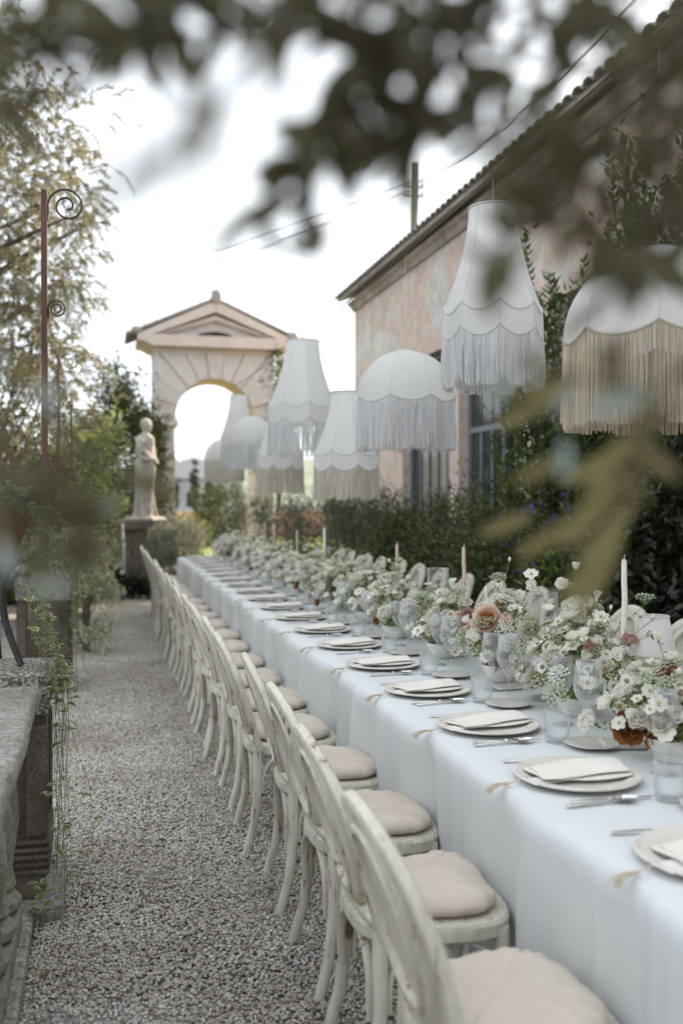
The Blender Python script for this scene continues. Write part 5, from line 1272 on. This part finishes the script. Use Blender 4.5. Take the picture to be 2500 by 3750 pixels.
hurricane(1330, 1.62, .38, .055, 'clear glass cylinder among mid-table flowers')
# small table lamp with a pleated shade
d_ = uX(2398, 1.84); lt = thing('table_lamp', 'small table lamp with a white tapered shade behind the near flowers', 'lamp', (1.84, Yof(d_, 1.84), TZ + .002))
zb = zof(2398, d_) - TZ; zt = zof(2258, d_) - TZ
MB().lathe([(.0, 0), (.05, 0), (.052, .006), (.02, .012), (.008, .03), (.007, zb + .02)], 22, cap0=False).build('base', M['ceramic_white'], lt)
MB().lathe([(.072, zb), (.046, zt)], 40, cap0=False, cap1=False).build('shade', M['shade_white'], lt, smooth=True)
MB().tube([(.0465 * math.cos(q * math.pi / 18), .0465 * math.sin(q * math.pi / 18), zt) for q in range(36)], .003, 6, closed=True).build('top_trim', M['trim_white'], lt)
fr = MB()
for q in range(150):
    a = 2 * math.pi * q / 150; fr.tube([(.072 * math.cos(a), .072 * math.sin(a), zb), (.0725 * math.cos(a), .0725 * math.sin(a), zb - .045 + rng.uniform(-.003, .003))], .0011, 4)
fr.build('fringe', M['fringe_cream_backlit'], lt, fix=False, kind='stuff')
# ceramic dish near the rust roses
d_ = FPX * (CAM_H - TZ) / (2755 - VPY); q_ = pix(2305, 2755, d_)
o = MB().box(-.075, .075, -.045, .045, 0, .018, bev=.006).build('ceramic_tray', M['stoneware'], smooth=False); o.location = (q_.x + .02, q_.y + .06, TZ + .002); o.rotation_euler = (0, 0, -.25); tag(o, 'flat rectangular ceramic tray under the rust coloured roses', 'tray')
d_ = FPX * (CAM_H - TZ) / (2520 - VPY); q_ = pix(1880, 2515, d_)
o = MB().box(-.09, .09, -.05, .05, 0, .012, bev=.005).build('ceramic_tray', M['stoneware'], smooth=False); o.location = (q_.x, q_.y, TZ + .002); o.rotation_euler = (0, 0, .1); tag(o, 'flat ceramic tray beside the tall glass cylinder', 'tray')

# ---------------------------------------------------------------- flowers
def petal_pts(ln, wd, cup, curl, n=4, w=4, ruf=0.0, seed=0):
    P = []; g = random.Random(seed)
    for i in range(n + 1):
        t = i / n; ww = wd * (math.sin(math.pi * min(1, .12 + t * .72)) ** .8) * (1 if i < n else .72); row = []
        for j in range(w + 1):
            s_ = j / w * 2 - 1; row.append(Vector((t * ln, s_ * ww, cup * ln * (s_ * s_) * .35 * t + curl * ln * t * t + ruf * ln * math.sin(s_ * 5 + seed + t * 2) * t)))
        P.append(row)
    return P
def put_petal(m, P, az, tilt, off=0.0, z0=0.0, mi=0):
    ct, st_ = math.cos(tilt), math.sin(tilt); ca, sa = math.cos(az), math.sin(az); Q = []
    for row in P:
        q = []
        for p in row:
            x = p.x * ct - p.z * st_ + off; z = p.x * st_ + p.z * ct + z0; q.append((x * ca - p.y * sa, x * sa + p.y * ca, z))
        Q.append(q)
    m.grid(Q, mi)
FL = {}
def fl_open(key, n, ln, wd, mats, tilt, eye=.006, ruf=.06, layers=1, cup=.3):
    out = []
    for s_ in range(3):
        g = random.Random(s_ * 7 + len(key)); m = MB()
        for l in range(layers):
            for k in range(n): put_petal(m, petal_pts(ln * (1 - .22 * l) * g.uniform(.88, 1.08), wd * g.uniform(.85, 1.1), cup, g.uniform(-.1, .15), 4, 4, ruf, k + s_), 2 * math.pi * (k + .5 * l) / n + g.uniform(-.12, .12), tilt + .28 * l + g.uniform(-.12, .12), .002, .002 * l, 0)
        if eye: m.ball((0, 0, .002 + .003 * layers), eye, 8, 5, 1, (1, 1, .55))
        m.tube([(0, 0, 0), (0, 0, -.012)], [.0035, .0018], 6, 2)
        out.append(m.mesh(key, [M[x] for x in mats] + [M['stem']], smooth=True, fix=False))
    FL[key] = out
def fl_ball(key, r, mats, layers, per, core=1, ruf=.05, spread=1.0):
    out = []
    for s_ in range(3):
        g = random.Random(s_ * 11 + len(key)); m = MB()
        for l in range(layers):
            f = l / max(1, layers - 1); ln = r * (1.05 - .45 * f); tilt = (.15 + 1.2 * f) * spread
            for k in range(per): put_petal(m, petal_pts(ln * g.uniform(.9, 1.1), r * (.62 - .25 * f), .9, .35 - .1 * f, 4, 4, ruf, k + l), 2 * math.pi * (k + .37 * l) / per + g.uniform(-.2, .2), tilt + g.uniform(-.1, .1), .003 * (1 - f), r * .10 * f, 1 if f > .55 and core else 0)
        m.tube([(0, 0, .004), (0, 0, -.015)], [.006, .002], 6, 2)
        out.append(m.mesh(key, [M[x] for x in mats] + [M['stem']], smooth=True, fix=False))
    FL[key] = out
fl_open('cosmos', 7, .024, .0095, ['petal_white', 'flower_eye'], .12, .0055)
fl_open('sweet_blossom', 5, .023, .0125, ['petal_white', 'flower_eye'], .5, 0, .12, 2, .6)
fl_open('bellflower', 6, .027, .010, ['petal_white', 'flower_eye'], 1.05, 0, .08, 1, .6)
fl_open('small_blossom', 5, .014, .0072, ['petal_white', 'flower_eye'], .25, .004, .05)
fl_open('scabiosa', 12, .024, .0075, ['petal_cream', 'flower_dark_eye'], .1, .011, .1, 2)
fl_open('anemone', 8, .019, .008, ['petal_white', 'flower_dark_eye'], .2, .0075, .05, 1)
fl_ball('ranunculus', .030, ['petal_white', 'petal_cream'], 5, 7)
fl_ball('carnation', .030, ['petal_cream', 'petal_cream'], 5, 8, ruf=.16)
fl_ball('peach_rose', .043, ['petal_peach', 'petal_apricot'], 6, 6)
fl_ball('rust_rose', .036, ['petal_rust', 'petal_rust'], 6, 6, ruf=.10, spread=1.12)
fl_ball('pink_bloom', .022, ['petal_pink', 'petal_pink'], 4, 6)
def umbel(key, r, mats, n):
    out = []
    for s_ in range(2):
        g = random.Random(s_ + 3); m = MB()
        for k in range(n):
            a = k * 2.4; q = math.sqrt((k + .5) / n); p = Vector((r * q * math.cos(a), r * q * math.sin(a), r * .75 + r * .25 * (1 - q * q) + g.uniform(-.002, .002)))
            m.tube([(0, 0, 0), tuple(p * .6), tuple(p)], .0006, 3, 1)
            for b in range(5):
                bb = b * 1.256; c_ = p + Vector((.003 * math.cos(bb), .003 * math.sin(bb), g.uniform(0, .002))); e = .0022
                m.add([c_ + Vector((e, 0, .0)), c_ + Vector((0, e, .0006)), c_ + Vector((-e, 0, 0)), c_ + Vector((0, -e, .0006))], [(0, 1, 2, 3)], 0)
        out.append(m.mesh(key, [M[mats], M['stem']], smooth=False, fix=False))
    FL[key] = out
umbel('umbel_flower', .034, 'umbel', 30); umbel('lace_flower', .030, 'petal_white', 26)
m = MB(); m.ball((0, 0, .008), .006, 8, 6, 0, (1, 1, 1.6)); m.tube([(0, 0, .002), (0, 0, -.01)], [.003, .0015], 6, 1); FL['bud'] = [m.mesh('bud', [M['petal_white'], M['stem']], True, fix=False)]
KINDS_NEAR = ['cosmos'] * 6 + ['sweet_blossom'] * 8 + ['small_blossom'] * 5 + ['anemone'] * 4 + ['ranunculus'] * 3 + ['carnation'] * 2 + ['umbel_flower'] * 3 + ['lace_flower'] * 2 + ['scabiosa'] * 2 + ['bellflower'] * 2 + ['bud'] * 3 + ['pink_bloom']
KINDS_FAR = ['cosmos'] * 6 + ['sweet_blossom'] * 8 + ['ranunculus'] * 3 + ['carnation'] * 2 + ['umbel_flower'] * 2 + ['pink_bloom'] + ['small_blossom'] * 2
def add_flower(t, key, p, nrm, s_, g):
    o = obj(key, g.choice(FL[key]), t); n = Vector(nrm).normalized()
    q = n.to_track_quat('Z', 'Y').to_matrix().to_4x4() @ Matrix.Rotation(g.uniform(0, 6.28), 4, 'Z'); q.translation = Vector(p); o.matrix_local = q @ Matrix.Scale(s_, 4); return o
def arrangement(label, x, y, n, ext, kinds, seed, specials=(), tall=6, leaves=700, group=None, bowl=True):
    g = random.Random(seed); t = thing('flower_arrangement', label, 'flowers', (x, y, TZ + .002), 0, group)
    if bowl: MB().lathe([(.0, 0), (.045, 0), (.05, .004), (.075, .035), (.086, .065), (.084, .072), (.079, .07), (.068, .035), (.0, .02)], 32, cap0=False, cap1=False).build('bowl', M['ceramic_white'], t)
    st_ = MB(); hx, hy, hz = ext
    def stem(p):
        b = Vector((g.uniform(-.05, .05), g.uniform(-.05, .05), .07)); m_ = b.lerp(p, .55) + Vector((g.uniform(-.03, .03), g.uniform(-.03, .03), .04)); st_.tube([b, m_, p], [.0016, .0014, .001], 4)
    pts = []
    for k in range(n):
        th = g.uniform(0, 2 * math.pi); ph = g.random() ** .7; r_ = g.uniform(.72, 1.08)
        e = ph * math.pi / 2; p = Vector((hx * math.cos(th) * math.cos(e) * r_, hy * math.sin(th) * math.cos(e) * r_, .07 + hz * math.sin(e) * r_ * g.uniform(.8, 1.15)))
        p.z = max(p.z, .03 + .05 * g.random()); nr = Vector((p.x / hx, p.y / hy, .4 + p.z / hz * .7)) + Vector((g.uniform(-.5, .5) - .25, g.uniform(-.5, .5) - .3, g.uniform(-.2, .4)))
        add_flower(t, g.choice(kinds), p, nr, g.uniform(.9, 1.4), g); stem(p); pts.append(p)
    for k in range(tall * 2):
        p = Vector((g.uniform(-hx, hx) * .8, g.uniform(-hy, hy) * .9, hz + g.uniform(.02, .17))); key = g.choice(['bellflower', 'cosmos', 'sweet_blossom', 'bud', 'umbel_flower', 'bud', 'bud', 'umbel_flower', 'lace_flower', 'bellflower'])
        add_flower(t, key, p, (g.uniform(-.5, .3), g.uniform(-.6, .2), 1), g.uniform(.8, 1.1), g); stem(p); pts.append(p)
    for key, p, nr, s_ in specials: add_flower(t, key, p, nr, s_, g); stem(Vector(p))
    st_.build('stem', M['stem'], t, fix=False)
    P = []; D = []
    for k in range(leaves):
        q = g.choice(pts); f = g.uniform(.25, .98); b = Vector((0, 0, .06)); p = b.lerp(q, f) + Vector((g.uniform(-.025, .025), g.uniform(-.025, .025), g.uniform(-.02, .02))); P.append(p); D.append(Vector((q.x * 2, q.y * 2, .15)) + Vector((g.uniform(-1, 1), g.uniform(-1, 1), g.uniform(-.5, .9))))
    obj('foliage', leaf_mesh('foliage', M['leaf_fresh'], P, D, .026, .010), t, 'stuff')
    return t
G_ = 'flower arrangements along the table runner'
# nearest arrangements, tied to what the photograph shows
def rel(u, v, X, base):
    d = uX(u, X); return Vector((X - base[0], Yof(d, X) - base[1], zof(v, d) - TZ))
B0 = (1.64, 2.62)
sp0 = [('rust_rose', rel(2310, 2655, 1.545, B0), (-.5, -.75, -.1), 1.45), ('rust_rose', rel(2420, 2690, 1.60, B0), (-.3, -.8, -.35), 1.3), ('rust_rose', rel(2450, 2500, 1.62, B0), (-.4, -.6, .7), 1.05), ('rust_rose', rel(2350, 2560, 1.6, B0), (-.8, -.5, .2), .6)]
for q in range(10): sp0.append(('anemone', rel(2250 + rng.uniform(0, 230), 2480 + rng.uniform(0, 200), 1.56 + rng.uniform(-.02, .06), B0), (-.6, -.8, rng.uniform(-.1, .6)), rng.uniform(.8, 1.1)))
arrangement('low arrangement of white blooms with large rust brown roses', B0[0], B0[1], 105, (.19, .30, .20), KINDS_NEAR, 101, sp0, 3, 1500)
B1 = (1.66, 3.25)
sp1 = [('bellflower', rel(2107, 2085, 1.68, B1), (-.1, -.2, 1), 1.0), ('sweet_blossom', rel(2060, 2145, 1.68, B1), (-.6, -.6, .5), 1.25), ('sweet_blossom', rel(2150, 2210, 1.68, B1), (-.5, -.6, .5), 1.2), ('scabiosa', rel(2385, 2330, 1.66, B1), (-.3, .3, .8), 1.2)]
arrangement('airy arrangement of tall white bell flowers and thin stems', B1[0], B1[1], 170, (.19, .34, .26), KINDS_NEAR, 102, sp1, 10, 2000)
B2 = (1.66, 3.95)
sp2 = [('cosmos', rel(1945, 2105, 1.7, B2), (-.3, -.5, .8), 1.25), ('sweet_blossom', rel(1950, 2145, 1.7, B2), (-.6, -.5, .4), 1.2), ('scabiosa', rel(1852, 2185, 1.66, B2), (-.3, -.8, .4), 1.35), ('carnation', rel(1945, 2300, 1.60, B2), (-.6, -.7, .3), 1.5), ('bud', rel(1865, 2055, 1.75, B2), (0, 0, 1), 1.1), ('umbel_flower', rel(1930, 2370, 1.55, B2), (-.7, -.6, .2), 1.1)]
arrangement('white carnation and scabiosa arrangement next to the tall glass cylinder', B2[0], B2[1], 130, (.18, .34, .25), KINDS_NEAR, 103, sp2, 6, 1900)
B3 = (1.64, 4.62)
sp3 = [('peach_rose', rel(1788, 2275, 1.56, B3), (-.55, -.8, .35), 1.5), ('peach_rose', rel(1745, 2320, 1.55, B3), (-.9, -.4, .2), 1.1), ('peach_rose', rel(1850, 2275, 1.6, B3), (-.2, -.9, .3), .65), ('pink_bloom', rel(1718, 2258, 1.57, B3), (-.8, -.6, .3), 1.5), ('pink_bloom', rel(1712, 2300, 1.55, B3), (-.8, -.6, .1), 1.1), ('pink_bloom', rel(1832, 2210, 1.62, B3), (-.3, -.8, .4), 1.1), ('lace_flower', rel(1855, 2290, 1.55, B3), (-.5, -.8, .3), 1.0), ('umbel_flower', rel(1712, 2350, 1.53, B3), (-.9, -.4, .0), 1.0), ('umbel_flower', rel(1865, 2360, 1.55, B3), (-.5, -.8, .2), 1.1)]
arrangement('peach garden roses and white flowers in a pale bowl', B3[0], B3[1], 130, (.17, .36, .24), KINDS_NEAR, 104, sp3, 5, 1900)
y = 5.35; i = 0
acc = {0: [('rust_rose', (-.17, -.2, .12), (-.8, -.5, .1), .6)], 2: [('pink_bloom', (-.18, .1, .08), (-.8, -.4, .1), 1.2), ('rust_rose', (-.17, -.1, .07), (-.8, -.5, .1), .7)], 3: [('rust_rose', (-.16, .0, .1), (-.8, -.5, .1), .8)], 6: [('rust_rose', (-.17, .1, .1), (-.8, -.4, .1), .7)], 9: [('rust_rose', (-.1, -.1, .25), (-.7, -.7, .3), 1.1), ('rust_rose', (-.15, -.2, .15), (-.7, -.7, .1), .9), ('rust_rose', (-.12, .05, .22), (-.7, -.7, .2), .9)]}
words = ['white cosmos arrangement with one rust rose, past the peach roses', 'white sweet blossoms arrangement between two blush candles', 'white and pink arrangement spilling low toward the plates', 'white blossom arrangement with a rust rose low at its side', 'creamy white arrangement by the mid-table white candle', 'loose white arrangement just past the mid-table white candle', 'white arrangement with a small rust rose, well down the table', 'white arrangement before the distant pair of candles', 'white arrangement beside the distant pair of candles', 'white arrangement with several rust roses near the table end', 'last white arrangement at the end of the table', 'white arrangement on the very end of the runner']
while y < 13.4 and i < len(words):
    nn = 130 if i < 4 else 100
    arrangement(words[i], 1.63 + rng.uniform(-.02, .02), y, nn, (.205, .40, .235 + rng.uniform(-.02, .03)), KINDS_NEAR if i < 3 else KINDS_FAR, 110 + i, acc.get(i, ()), 4 if i < 5 else 3, 1500 if i < 4 else 1000)
    y += .72; i += 1

# ---------------------------------------------------------------- olive tree over the photographer: branches close to the lens
nt_ = thing('overhanging_olive', 'olive tree whose near branches hang across the view', 'tree', (0, 0, 0))
ol = [leaf_piece('leaf', .038, .0064, M['leaf_olive_near'], .25, .08), leaf_piece('leaf', .032, .0058, M['leaf_olive_near'], .3, -.06), leaf_piece('leaf', .044, .0070, M['leaf_olive_near'], .2, .16)]
og = [leaf_piece('leaf', .044, .0066, M['leaf_olive_gold'], .2, .1), leaf_piece('leaf', .037, .0060, M['leaf_olive_gold'], .25, .15)]
F_ = 2500 / 1568.0
pl = [leaf_piece('leaf', .050, .0078, M['leaf_olive_pale_sheen'], .15, .05)]
olp = ol * 2 + [leaf_piece('leaf', .040, .0064, M['leaf_olive_pale_sheen'], .2, .1)] + [leaf_piece('leaf', .040, .0064, M['leaf_olive_gold'], .2, .1)]
def branch(pts, dep, seed, step=.016, kinds=ol, skip=.12, scale=1.0, thick=.0022):
    """pts in the 1568-wide picture, dep = depth at each point"""
    g = random.Random(seed)
    ctl = [pix(u * F_, v * F_, d) for (u, v), d in zip(pts, dep)]; path = []
    for i in range(len(ctl) - 1):
        p0 = ctl[max(i - 1, 0)]; p1 = ctl[i]; p2 = ctl[i + 1]; p3 = ctl[min(i + 2, len(ctl) - 1)]; nseg = max(3, int((p2 - p1).length / step))
        for q in range(nseg):
            t = q / nseg; path.append(.5 * ((2 * p1) + (p2 - p0) * t + (2 * p0 - 5 * p1 + 4 * p2 - p3) * t * t + (-p0 + 3 * p1 - 3 * p2 + p3) * t ** 3))
    path.append(ctl[-1]); k = len(path)
    br = MB().tube(path, [thick * (1 - .75 * i / (k - 1)) for i in range(k)], 6).build('branch', M['twig'], nt_)
    for i in range(1, k):
        t = (path[i] - path[i - 1]).normalized(); a = t.orthogonal().normalized(); b = t.cross(a); roll = (i % 2) * math.pi / 2 + g.uniform(-.5, .5)
        for s_ in (1, -1):
            if g.random() < skip: continue
            side = (a * math.cos(roll) + b * math.sin(roll)) * s_; d_ = t * g.uniform(.5, 1.1) + side * g.uniform(.7, 1.1) + Vector((0, 0, g.uniform(-.35, .1)))
            o = obj('leaf', g.choice(kinds), br); orient(o, path[i], d_, side.cross(t) + Vector((g.uniform(-.6, .6), g.uniform(-.6, .6), g.uniform(-.6, .6))), scale * g.uniform(.75, 1.2))
    return ctl[0]
starts = []
def B_(pts, dep, seed, **k): starts.append(branch(pts, dep, seed, **k))
B_([(1700, 60), (1480, 100), (1300, 60), (1120, 30), (960, 40), (820, 30)], [.62, .62, .60, .58, .56, .54], 1, step=.025, skip=.3)
B_([(1700, 200), (1500, 250), (1330, 290), (1150, 300), (990, 260)], [.66, .64, .60, .58, .56], 2, step=.018, skip=.2)
B_([(1700, 330), (1560, 400), (1440, 440), (1330, 500), (1260, 560)], [.66, .62, .60, .58, .56], 3, step=.02, skip=.3)
B_([(1700, 420), (1580, 490), (1500, 560), (1440, 640)], [.68, .64, .62, .6], 4, step=.022, skip=.35)
B_([(1250, -130), (1100, 40), (960, 110), (820, 130), (700, 60)], [.60, .58, .56, .55, .54], 5, step=.021, skip=.2)
B_([(1100, -120), (900, 100), (780, 250), (700, 380), (640, 450)], [.60, .56, .55, .54, .53], 6, step=.022, skip=.2)
B_([(860, -120), (720, 0), (640, 90)], [.6, .56, .54], 7, step=.020)
B_([(560, -130), (440, -10), (340, 60), (250, 90)], [.58, .56, .55, .54], 8, step=.015)
B_([(700, -120), (560, 100), (470, 240), (390, 330)], [.33, .31, .30, .29], 9, step=.03, skip=.45, scale=.7)
B_([(-150, 20), (-40, 80), (60, 100), (140, 80)], [.6, .58, .56, .55], 10, step=.016)
B_([(-150, 130), (-60, 190), (20, 220), (70, 250)], [.6, .58, .57, .56], 11, step=.02, skip=.3)
B_([(-160, 620), (-80, 640), (10, 650), (110, 660)], [.7, .68, .66, .64], 12, step=.025, skip=.55)
B_([(-160, 960), (-60, 1050), (40, 1120), (130, 1180), (180, 1240)], [.62, .60, .58, .56, .55], 13, step=.03, skip=.4)
B_([(-160, 1120), (-60, 1180), (20, 1230), (90, 1300)], [.62, .60, .58, .57], 14, step=.034, skip=.45)
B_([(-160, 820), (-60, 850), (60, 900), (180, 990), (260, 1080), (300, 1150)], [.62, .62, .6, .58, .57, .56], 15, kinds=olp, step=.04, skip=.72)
B_([(1720, 760), (1600, 830), (1500, 900), (1450, 1000), (1430, 1120), (1420, 1230)], [.60, .58, .56, .55, .54, .53], 16, step=.05, kinds=og, skip=.75)
B_([(1500, 900), (1380, 880), (1270, 850), (1200, 860)], [.56, .55, .54, .54], 18, step=.05, kinds=og, skip=.8)
ogb = [leaf_piece('leaf', .050, .0058, M['leaf_olive_gold'], .15, .08)]; odk = [leaf_piece('leaf', .050, .0085, M['leaf_olive_near'], .15, .08)]
lastbr = [o for o in bpy.data.objects if o.name.startswith('branch')][-1]
def fleaf(u0, v0, u1, v1, d, me):
    p = pix(u0 * F_, v0 * F_, d); q = pix(u1 * F_, v1 * F_, d + rng.uniform(-.02, .02)); ln = (q - p).length
    o = obj('leaf', me, lastbr); view = Vector((0, 0, CAM_H)) - p
    orient(o, p, q - p, view + Vector((rng.uniform(-.3, .3), rng.uniform(-.3, .3), rng.uniform(-.3, .3))), ln / .050)
for a_ in [(1450, 1030, 1290, 1110), (1440, 1090, 1270, 1260), (1450, 1150, 1330, 1330), (1425, 1220, 1320, 1420), (1290, 1050, 1180, 1110), (1320, 870, 1190, 960), (1430, 1000, 1340, 1180), (1300, 1200, 1180, 1290), (1250, 940, 1130, 980), (1380, 1280, 1270, 1390), (1220, 1180, 1100, 1230)]: fleaf(*a_, rng.uniform(.66, .78), ogb[0])
for a_ in [(1490, 900, 1330, 950), (1180, 860, 1110, 935), (1310, 880, 1270, 960), (1300, 1010, 1290, 1100), (0, 1240, 30, 1330), (160, 1340, 70, 1350), (200, 1150, 280, 1165), (100, 880, 125, 940), (150, 700, 190, 760)]: fleaf(*a_, rng.uniform(.52, .6), pl[0])  # pale leaves set where sky glints; the glint is in their colour
for a_ in [(1425, 760, 1400, 880), (1380, 790, 1420, 900), (1060, 560, 1130, 595), (1125, 570, 1118, 655), (1435, 575, 1480, 690), (1460, 570, 1525, 660), (1500, 560, 1420, 640), (1240, 880, 1200, 960), (1550, 930, 1450, 1010), (650, 560, 745, 585), (735, 500, 745, 580), (600, 520, 640, 580)]: fleaf(*a_, rng.uniform(.52, .6), odk[0])
B_([(1340, 500), (1260, 430), (1180, 360), (1100, 310)], [.58, .57, .56, .56], 19, step=.02, skip=.3)
B_([(1280, 480), (1190, 540), (1120, 590)], [.58, .56, .55], 20, step=.03, skip=.4)
B_([(1560, 540), (1500, 600), (1440, 640), (1410, 700)], [.6, .58, .57, .56], 21, step=.026, skip=.35)
B_([(1700, 150), (1600, 180), (1540, 260), (1520, 340)], [.66, .62, .6, .6], 22, step=.022, skip=.35)
B_([(1600, -140), (1450, 20), (1380, 90), (1250, 110), (1130, 130)], [.6, .58, .57, .56, .56], 43, step=.022, skip=.3)
B_([(900, -140), (780, -20), (640, 20), (520, 60), (440, 100)], [.62, .6, .58, .57, .56], 44, step=.024, skip=.35)
B_([(1160, 200), (1060, 230), (980, 290), (930, 340)], [.58, .57, .56, .56], 45, step=.02, skip=.2)
B_([(1700, 560), (1600, 540), (1530, 570), (1480, 620)], [.7, .66, .64, .62], 46, step=.014, skip=.15)
B_([(1700, 240), (1580, 300), (1470, 330), (1360, 380), (1270, 420)], [.74, .72, .70, .68, .66], 31, step=.02, skip=.3)
B_([(1700, 100), (1590, 150), (1500, 170), (1400, 160), (1290, 180), (1190, 200)], [.74, .70, .68, .66, .65, .64], 32, step=.02, skip=.2)
B_([(1700, 380), (1560, 330), (1450, 350), (1350, 330), (1250, 290)], [.56, .54, .52, .51, .50], 33, step=.024, skip=.45)
B_([(1700, 470), (1600, 450), (1510, 480), (1420, 520), (1360, 570)], [.76, .72, .70, .68, .66], 34, step=.02, skip=.3)
B_([(1700, -20), (1540, 20), (1430, -10), (1300, -20), (1180, 10), (1060, 60)], [.70, .66, .64, .62, .6, .6], 35, step=.02, skip=.25)
B_([(1000, -140), (900, -30), (790, 40), (680, 100), (600, 90)], [.66, .62, .6, .58, .57], 36, step=.024, skip=.35)
B_([(1050, 150), (930, 170), (850, 210), (790, 290)], [.58, .57, .56, .56], 37, step=.014, skip=.1)
B_([(1000, 270), (900, 280), (800, 330), (720, 390), (680, 450)], [.57, .56, .55, .54, .54], 38, step=.022, skip=.25)
B_([(480, -140), (420, 20), (380, 60), (300, 80)], [.6, .56, .55, .54], 39, step=.014, skip=.1)
B_([(-150, 70), (-30, 60), (50, 90), (110, 120)], [.6, .58, .56, .55], 40, step=.013, skip=.05)
B_([(-150, 1080), (-40, 1120), (60, 1150), (110, 1160), (150, 1150)], [.62, .6, .58, .57, .56], 41, step=.032, skip=.45)
B_([(-150, 1180), (-40, 1220), (40, 1270), (110, 1260), (170, 1200)], [.62, .6, .58, .57, .56], 42, step=.036, skip=.5)
Pc, Dc, cenc = clump_points(5000, (.9, -1.6, 3.75), (2.5, 2.2, 1.0), 150, .4, .2, 77)
kk = (Pc[:, 2] - CAM_H) > .75 * np.maximum(Pc[:, 1], 0) + .55; obj('crown', leaf_mesh('crown', M['leaf_olive_near'], Pc[kk], Dc[kk], .055, .016), nt_)  # unseen crown of this tree, added overhead to darken the near area
cl = MB(); limbs(cl, (.6, -1.1, 2.25), [tuple(c) for c in cenc[:24]], .03, 5); cl.build('limb', M['bark'], nt_)
tk = MB(); tk.tube([(.75, -1.5, -.02), (.68, -1.42, .7), (.78, -1.35, 1.5), (.6, -1.1, 2.25)], [.16, .12, .10, .075], 12); tk.build('trunk', M['bark'], nt_)
lb = MB()
for s_ in starts:
    top = Vector((.6, -1.1, 2.25)); out = s_ - Vector((0, 0, CAM_H)); fwd = Vector((ST, CT, 0))
    side = out - fwd * out.dot(fwd); m_ = Vector((0, 0, CAM_H)) + side.normalized() * .55 + fwd * (-.15)
    e0 = s_ + side.normalized() * .02
    lb.tube([top, top.lerp(m_, .6) + Vector((0, 0, .12)), m_, s_.lerp(m_, .4) + side.normalized() * .1, e0], [.012, .009, .006, .004, .0024], 6)
lb.build('limb', M['twig'], nt_)

# keep the 300 leaves that show largest as pieces of their branches; the others become one mass
bpy.context.view_layer.update()
lv = [o for o in bpy.data.objects if o.name.split('.')[0] == 'leaf' and o.parent is not None and o.parent.name.split('.')[0] == 'branch']
fw = Vector((ST, CT, 0))
lv.sort(key=lambda o: -(o.matrix_local.to_scale().x * max(v.co.x for v in o.data.vertices)) / max(.1, (o.matrix_world.translation - Vector((0, 0, CAM_H))).dot(fw)))
mm = MB(); mats = []
for o in lv[300:]:
    mt = o.data.materials[0]
    if mt not in mats: mats.append(mt)
    mw = o.matrix_world; vv = o.data.attributes['var'].data[0].value
    mm.add([mw @ v.co for v in o.data.vertices], [tuple(p.vertices) for p in o.data.polygons], mats.index(mt), [vv] * len(o.data.vertices))
for o in lv[300:]: bpy.data.objects.remove(o)
if mm.v: mm.build('leaves', mats, nt_, smooth=True, attr=True, fix=False, kind='stuff')
